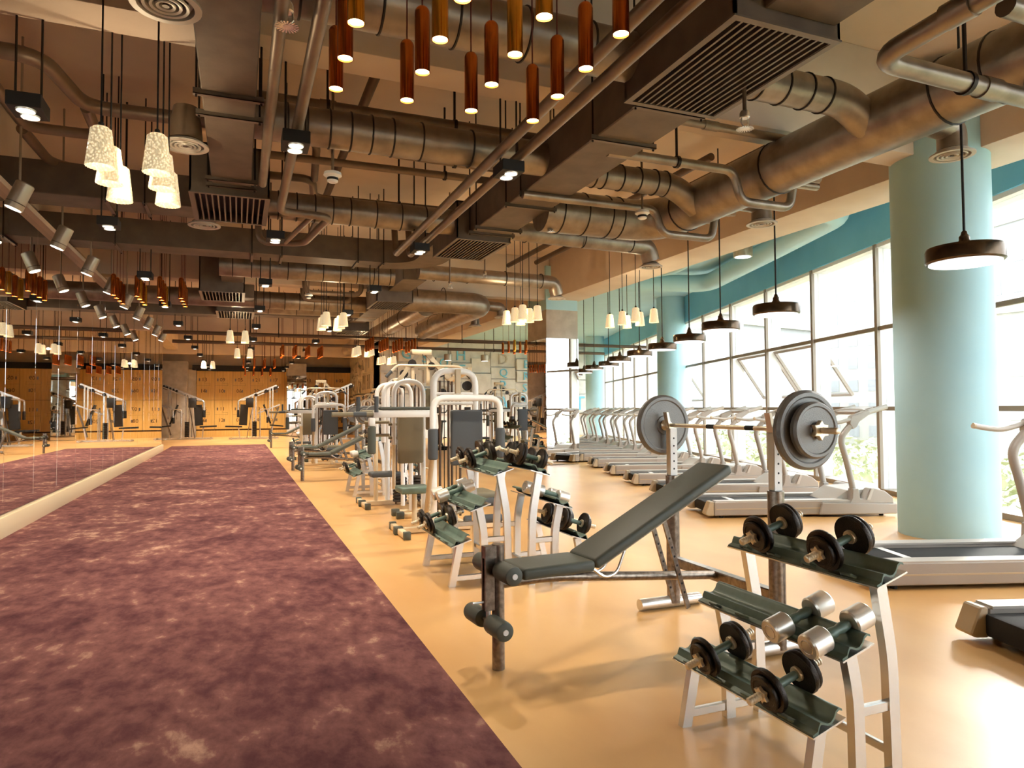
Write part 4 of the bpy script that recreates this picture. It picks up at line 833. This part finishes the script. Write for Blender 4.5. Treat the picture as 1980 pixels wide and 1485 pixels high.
# ------------------------------------------------------------------ multi-station cable machines
def mgym_proto():
    t = thing('cable_machine', 'x', 'gym machine'); ox, oy = 2.2, 8.25
    def q(p): return (p[0]-ox, p[1]-oy, p[2])
    def tube(name, pts, r, mt='white_metal', fil=.12, n=12, par=t): return MB().tube(fillet([q(p) for p in pts], fil, 6), r, n).build(name, mt, par)
    def box(name, a, b, mt='white_metal', bev=.006, seg=1, par=t): return MB().box(q(a), q(b)).build(name, mt, par, bevel=bev, seg=seg, angle=45)
    def foot(a, b):
        o = box('base_bar', a, b, 'cream'); dy = abs(b[1]-a[1]) > abs(b[0]-a[0])
        for k in (0, 1):
            if dy: yy = a[1] if k == 0 else b[1]; box('rubber_end', (a[0]-.006, yy-.05*(1-k)-.0, 0), (b[0]+.006, yy+.05*k+.0+.0, a[2]+.075), 'pad', .004, 1, o)
            else: 
                if k == 0: box('rubber_end', (a[0]-.09, a[1]-.006, 0), (a[0], b[1]+.006, a[2]+.075), 'pad', .004, 1, o)
    foot((1.54, 6.82, .005), (1.60, 7.45, .065)); foot((1.54, 9.05, .005), (1.60, 9.72, .065))
    foot((1.60, 7.10, .008), (2.75, 7.16, .066)); foot((1.60, 9.35, .008), (2.75, 9.41, .066)); foot((1.84, 8.10, .008), (2.5, 8.16, .066)); foot((1.84, 8.36, .008), (2.5, 8.42, .066))
    box('base_bar', (2.28, 7.16, .008), (2.34, 9.35, .066), 'cream')
    for y in (7.0, 9.4): tube('arch', [(1.90, y, .05), (1.90, y, 1.70), (2.36, y, 1.70), (2.36, y, .05)], .034, fil=.16)
    for y in (7.75, 8.35, 8.8): tube('arch', [(1.64, y, .9), (1.64, y, 1.62), (1.98, y, 1.62), (1.98, y, .06)], .028, fil=.16)
    tube('upright', [(1.74, 9.38, .06), (1.74, 9.38, 1.2)], .028, 'cream'); tube('upright', [(1.64, 7.75, .9), (1.64, 7.75, .4)], .02, 'cream')
    # press arms with padded ends
    tube('press_arm', [(1.79, 6.62, .86), (1.79, 6.62, 1.41), (2.50, 6.62, 1.41), (2.50, 6.62, .86)], .032, fil=.13)
    for x in (1.79, 2.50): MB().lathe([(.035, .80), (.048, .81), (.05, .83), (.05, 1.08), (.048, 1.10), (.035, 1.105)], 24, (x-ox, 6.62-oy, 0)).build('arm_pad', 'pad_grey', t)
    tube('press_arm_stem', [(2.14, 6.62, 1.41), (2.14, 7.0, 1.45)], .025); tube('post', [(1.81, 6.72, .82), (1.83, 7.1, .05)], .026, 'tread_trim')
    for z in (1.36, 1.46): tube('cross_rail', [(1.9, 7.0, z), (2.36, 7.0, z)], .018)
    box('slant_plate', (2.12, 6.93, 1.46), (2.18, 6.97, 1.72), 'tread_trim')
    box('back_pad', (2.03, 6.78, .72), (2.37, 6.85, 1.29), 'pad_grey', .02, 3); box('seat_pad', (2.02, 6.38, .42), (2.38, 6.78, .485), 'pad_tan', .02, 3); tube('seat_post', [(2.2, 6.6, .05), (2.2, 6.6, .42)], .03, 'cream')
    for z in (.40, .24): MB().lathe([(.035, -.19), (.042, -.18), (.042, .18), (.035, .19)], 20, q((2.2, 6.30, z)), (1, 0, 0)).build('roller_pad', 'pad_grey', t)
    box('back_pad', (1.64, 7.52, .70), (1.93, 7.59, 1.26), 'pad_tan', .02, 3); box('seat_pad', (1.60, 7.18, .40), (1.94, 7.52, .47), 'shelf_green', .02, 3); tube('seat_post', [(1.78, 7.35, .05), (1.78, 7.35, .40)], .028, 'cream')
    box('side_pad', (1.84, 7.06, 1.08), (1.90, 7.12, 1.52), 'pad_tan', .02, 3); box('seat_pad', (1.6, 8.9, .42), (2.0, 9.2, .48), 'pad_grey', .02, 3)
    # arm rest beam towards the carpet
    box('arm_beam', (1.27, 6.96, 1.215), (1.88, 7.03, 1.29)); box('arm_rest', (1.33, 6.95, 1.292), (1.87, 7.04, 1.325), 'pad', .012, 2)
    MB().cyl(q((1.27, 6.995, 1.25)), q((.86, 6.995, 1.25)), .024, 14).build('grip_bar', 'pad_tan', t); MB().cyl(q((1.20, 6.995, 1.25)), q((1.07, 6.995, 1.25)), .028, 14).build('grip_sleeve', 'pad_grey', t)
    for x, y in ((1.29, 6.93), (1.16, 7.25)): MB().cyl(q((x, y, 1.27)), q((x, y, 1.43)), .021, 14).build('hand_grip', 'pad_grey', t)
    tube('arm_beam_back', [(1.15, 7.25, 1.27), (1.64, 7.25, 1.27)], .022, 'pad_tan')
    box('drop_block', (1.225, 6.96, 1.13), (1.285, 7.03, 1.215)); MB().lathe([(.03, .85), (.042, .86), (.042, 1.12), (.03, 1.13)], 20, (1.255-ox, 6.995-oy, 0)).build('arm_pad', 'pad', t)
    for z in (1.15, 1.00): MB().cyl(q((1.35, 8.0, z)), q((1.64, 8.0, z)), .018, 12).build('peg', 'pad_tan', t); MB().cyl(q((1.58, 7.75, z-.02)), q((1.9, 7.75, z-.02)), .018, 12).build('peg', 'pad_tan', t)
    # round weight stacks on guide rods
    for x, y in ((1.98, 8.98), (2.22, 9.12), (2.16, 7.5), (2.36, 7.7)):
        for k in range(8): MB().lathe([(.03, 0), (.086, .004), (.092, .012), (.092, .028), (.086, .036), (.03, .038)], 22, (x-ox, y-oy, .09+.040*k)).build('weight_disc', 'iron', t)
        for e in (-.05, .05): MB().cyl(q((x+e, y, .06)), q((x+e, y, 1.62)), .014, 10).build('guide_rod', 'pipe_dark', t)
        MB().cyl(q((x, y, .40)), q((x, y, 1.75)), .005, 6).build('cable', 'black', t)
    # lat tower
    for x in (2.06, 2.26): MB().bar(q((x, 8.6, 1.60)), q((x, 8.6, 2.02)), .04, .04).build('tower_post', 'cream', t, smooth=False)
    MB().bar(q((2.14, 8.6, 2.02)), q((1.80, 8.6, 1.55)), .05, .05, (0, 1, 0)).build('tower_brace', 'tread_trim', t, smooth=False); MB().bar(q((2.22, 8.6, 2.04)), q((2.60, 8.6, 1.62)), .06, .06, (0, 1, 0)).build('tower_brace', 'tread_trim', t, smooth=False)
    MB().bar(q((2.55, 8.6, 1.66)), q((2.30, 7.0, 1.72)), .05, .05).build('tower_brace', 'cream', t, smooth=False); MB().bar(q((1.85, 8.6, 1.62)), q((2.0, 9.4, 1.70)), .05, .05).build('tower_brace', 'cream', t, smooth=False)
    box('tower_cap', (2.04, 8.55, 1.99), (2.30, 8.65, 2.06), 'cream'); MB().cyl(q((2.18, 8.55, 2.0)), q((2.18, 8.5, 1.86)), .005, 6).build('cable', 'black', t)
    lb = tube('lat_bar', [(1.70, 8.5, 1.70), (1.84, 8.5, 1.85), (2.66, 8.5, 1.85), (2.80, 8.5, 1.70)], .016, 'brass', .05)
    for a, b in (((1.70, 8.5, 1.70), (1.77, 8.5, 1.775)), ((2.73, 8.5, 1.775), (2.80, 8.5, 1.70))): MB().cyl(q(a), q(b), .022, 12).build('grip', 'pad_grey', lb)
    for x, y, z in ((1.95, 8.6, 1.75), (2.05, 8.58, 1.88), (2.30, 8.58, 1.85), (2.42, 8.58, 1.76), (2.30, 7.1, 1.55), (1.93, 8.6, 1.62), (2.34, 8.2, 1.5)): MB().lathe([(.02, -.014), (.052, -.014), (.046, 0), (.052, .014), (.02, .014)], 18, q((x, y, z)), (0, 1, 0)).build('pulley', 'iron', t)
    for x, y in ((1.96, 8.62), (2.36, 8.6), (2.1, 8.62)): MB().cyl(q((x, y, .5)), q((x, y, 1.75)), .005, 6).build('cable', 'black', t)
    return remember(t)
MG = mgym_proto()
for x, y, w in ((2.2, 8.25, 'the first one, behind the dumbbell racks'), (2.0, 17.9, 'the second one along the carpet'), (4.6, 24.5, 'the one before the letter wall'), (7.0, 18.2, 'the one past the mirror-clad pier')):
    o = inst(MG); o.location = (x, y, 0); o['label'] = 'white multi-station cable machine with dark pads, '+w; o['group'] = 'multi-station cable machines'
# ------------------------------------------------------------------ lever machines near the lockers
def lever_proto():
    t = thing('lever_machine', 'x', 'gym machine')
    def tube(name, pts, r, mt='satin', fil=.1): return MB().tube(fillet(pts, fil, 5), r, 10).build(name, mt, t)
    def bar(name, p, q_, w, h, mt='satin'): return MB().bar(p, q_, w, h).build(name, mt, t, smooth=False)
    bar('base_bar', (-1.0, 0, .04), (1.1, 0, .04), .08, .07); bar('base_bar', (-.9, -.4, .04), (-.9, .4, .04), .07, .07); bar('base_bar', (.95, -.5, .04), (.95, .5, .04), .07, .07)
    for x in (-.02, .12): bar('upright', (x, 0, .05), (x, 0, 2.0), .07, .09, 'satin')
    MB().box((-.30, -.16, 1.42), (.02, .16, 1.85)).build('shroud', 'pad_dark', t, bevel=.02, seg=2)
    for k in range(9): MB().box((-.02, -.12, .12+.075*k), (.16, .14, .19+.075*k)).build('weight_block', 'iron', t, bevel=.006, seg=1)
    bar('boom', (-.55, 0, 1.75), (1.0, 0, 2.42), .06, .08, 'satin'); bar('boom', (.2, .12, 1.95), (1.1, .12, 2.36), .04, .05, 'satin')
    for k in range(5): MB().lathe([(.03, 0), (.05, -.05), (.02, -.16)], 10, (.5+.13*k, .02, 2.22+.05*k)).build('handle_drop', 'iron', t)
    for x in (.72, .84): bar('hanging_post', (x, 0, .9), (x, 0, 2.3), .05, .05, 'satin')
    tube('press_handle', [(-.62, -.3, 1.2), (-.62, -.3, 1.72), (-.3, -.1, 1.75)], .035, 'satin'); tube('press_handle', [(-.62, .3, 1.2), (-.62, .3, 1.72), (-.3, .1, 1.75)], .035, 'satin')
    for y in (-.3, .3): MB().lathe([(.05, .98), (.055, 1.0), (.055, 1.28), (.05, 1.3)], 14, (-.62, y, 0)).build('grip_pad', 'pad_dark', t)
    bar('back_pad', (-.42, 0, .62), (-.36, 0, 1.55), .34, .07, 'pad_dark'); bar('seat_pad', (-1.15, 0, .58), (-.45, 0, .56), .36, .07, 'pad_dark'); bar('seat_leg', (-.6, 0, .55), (-.55, 0, .06), .05, .06)
    bar('incline_pad', (.45, 0, 1.55), (.75, 0, .68), .32, .07, 'pad_dark'); bar('seat_pad', (.72, 0, .62), (1.3, 0, .56), .34, .06, 'pad_dark'); bar('seat_leg', (.85, 0, .58), (.75, 0, .06), .05, .06); bar('foot_lever', (1.1, 0, 1.45), (.72, .0, .2), .05, .07, 'gunmetal'); bar('arm_lever', (.2, .1, 1.15), (1.15, .1, 1.55), .05, .06, 'satin')
    for y in (-.14, .14): bar('side_frame', (-.25, y, .05), (.02, y, 1.75), .03, .04, 'gunmetal')
    for y in (-.2, .2):
        MB().tube(fillet([(.3, y, .06), (.3, y, 1.35), (.62, y, 1.35), (.62, y, .9)], .12, 5), .025, 10).build('side_arch', 'satin', t); MB().cyl((.62, y, .72), (.62, y, .98), .04, 12).build('grip_pad', 'pad_dark', t)
    MB().cyl((-.12, 0, .1), (-.12, 0, 1.8), .008, 6).build('cable', 'black', t); MB().cyl((.5, 0, .9), (.5, 0, 2.2), .006, 6).build('cable', 'black', t)
    for x, zz in ((.12, 1.98), (.55, 2.16), (.95, 2.3)): MB().lathe([(.02, -.02), (.07, -.02), (.06, 0), (.07, .02), (.02, .02)], 14, (x, -.06, zz), (0, 1, 0)).build('pulley', 'iron', t)
    return remember(t)
LV = lever_proto()
for x, y, a, w in ((.62, 33.2, 0, 'in front of lockers 09 to 12'), (-2.05, 34.0, PI, 'in front of the concrete pier'), (3.6, 30.5, 0, 'near the side wall by the lockers'), (-1.6, 29.6, R(80), 'just past the end of the mirror wall')):
    if w.startswith('just'): continue
    o = inst(LV); o.location = (x, y, 0); o.rotation_euler = (0, 0, a); o['label'] = 'steel lever gym machine with a rising boom '+w; o['group'] = 'lever machines near the lockers'
# ------------------------------------------------------------------ exercise bikes before the letter wall
def bike_proto():
    t = thing('exercise_bike', 'x', 'exercise bike')
    def tube(name, pts, r, mt='pad'): return MB().tube(fillet(pts, .08, 5), r, 10).build(name, mt, t)
    for y in (-.45, .5): MB().box((-.28, y-.035, 0), (.28, y+.035, .07)).build('floor_bar', 'rubber', t, bevel=.015, seg=2)
    tube('frame_tube', [(0, -.45, .06), (0, -.1, .22), (0, .5, .06)], .03); MB().lathe([(.05, -.03), (.26, -.03), (.27, -.015), (.27, .015), (.26, .03), (.05, .03)], 28, (0, .28, .42), (1, 0, 0)).build('flywheel', 'iron', t)
    tube('seat_post', [(0, -.1, .22), (0, -.32, .86)], .028); MB().prism([(-.13, -.10), (.13, -.10), (.05, .16), (-.05, .16)], lambda u, v, w: (u, -.34+v, w), .86, .93).build('saddle', 'pad', t, bevel=.02, seg=2)
    tube('handle_post', [(0, .15, .3), (0, .38, 1.12)], .03); tube('handlebar', [(-.24, .22, 1.26), (-.22, .42, 1.18), (.22, .42, 1.18), (.24, .22, 1.26)], .018); MB().box((-.1, .40, 1.18), (.1, .44, 1.36)).build('console', 'pad_grey', t, bevel=.01, seg=1)
    for s in (-1, 1): MB().bar((s*.08, .05, .32), (s*.08, .05+s*.14, .32-s*.06), .02, .03).build('crank', 'satin', t, smooth=False); MB().box((s*.09, .01+s*.14, .30-s*.06), (s*.17, .09+s*.14, .33-s*.06)).build('pedal', 'rubber', t, smooth=False)
    return remember(t)
BK = bike_proto()
for i, (x, y, a) in enumerate(((6.9, 21.2, R(160)), (7.8, 21.0, R(165)), (8.7, 20.9, R(170)), (6.1, 21.6, R(155)))):
    o = inst(BK); o.location = (x, y, 0); o.rotation_euler = (0, 0, a); o['label'] = 'black exercise bike standing before the letter wall, %s from the window side' % ORD[(2, 1, 0, 3)[i]]; o['group'] = 'exercise bikes before the letter wall'
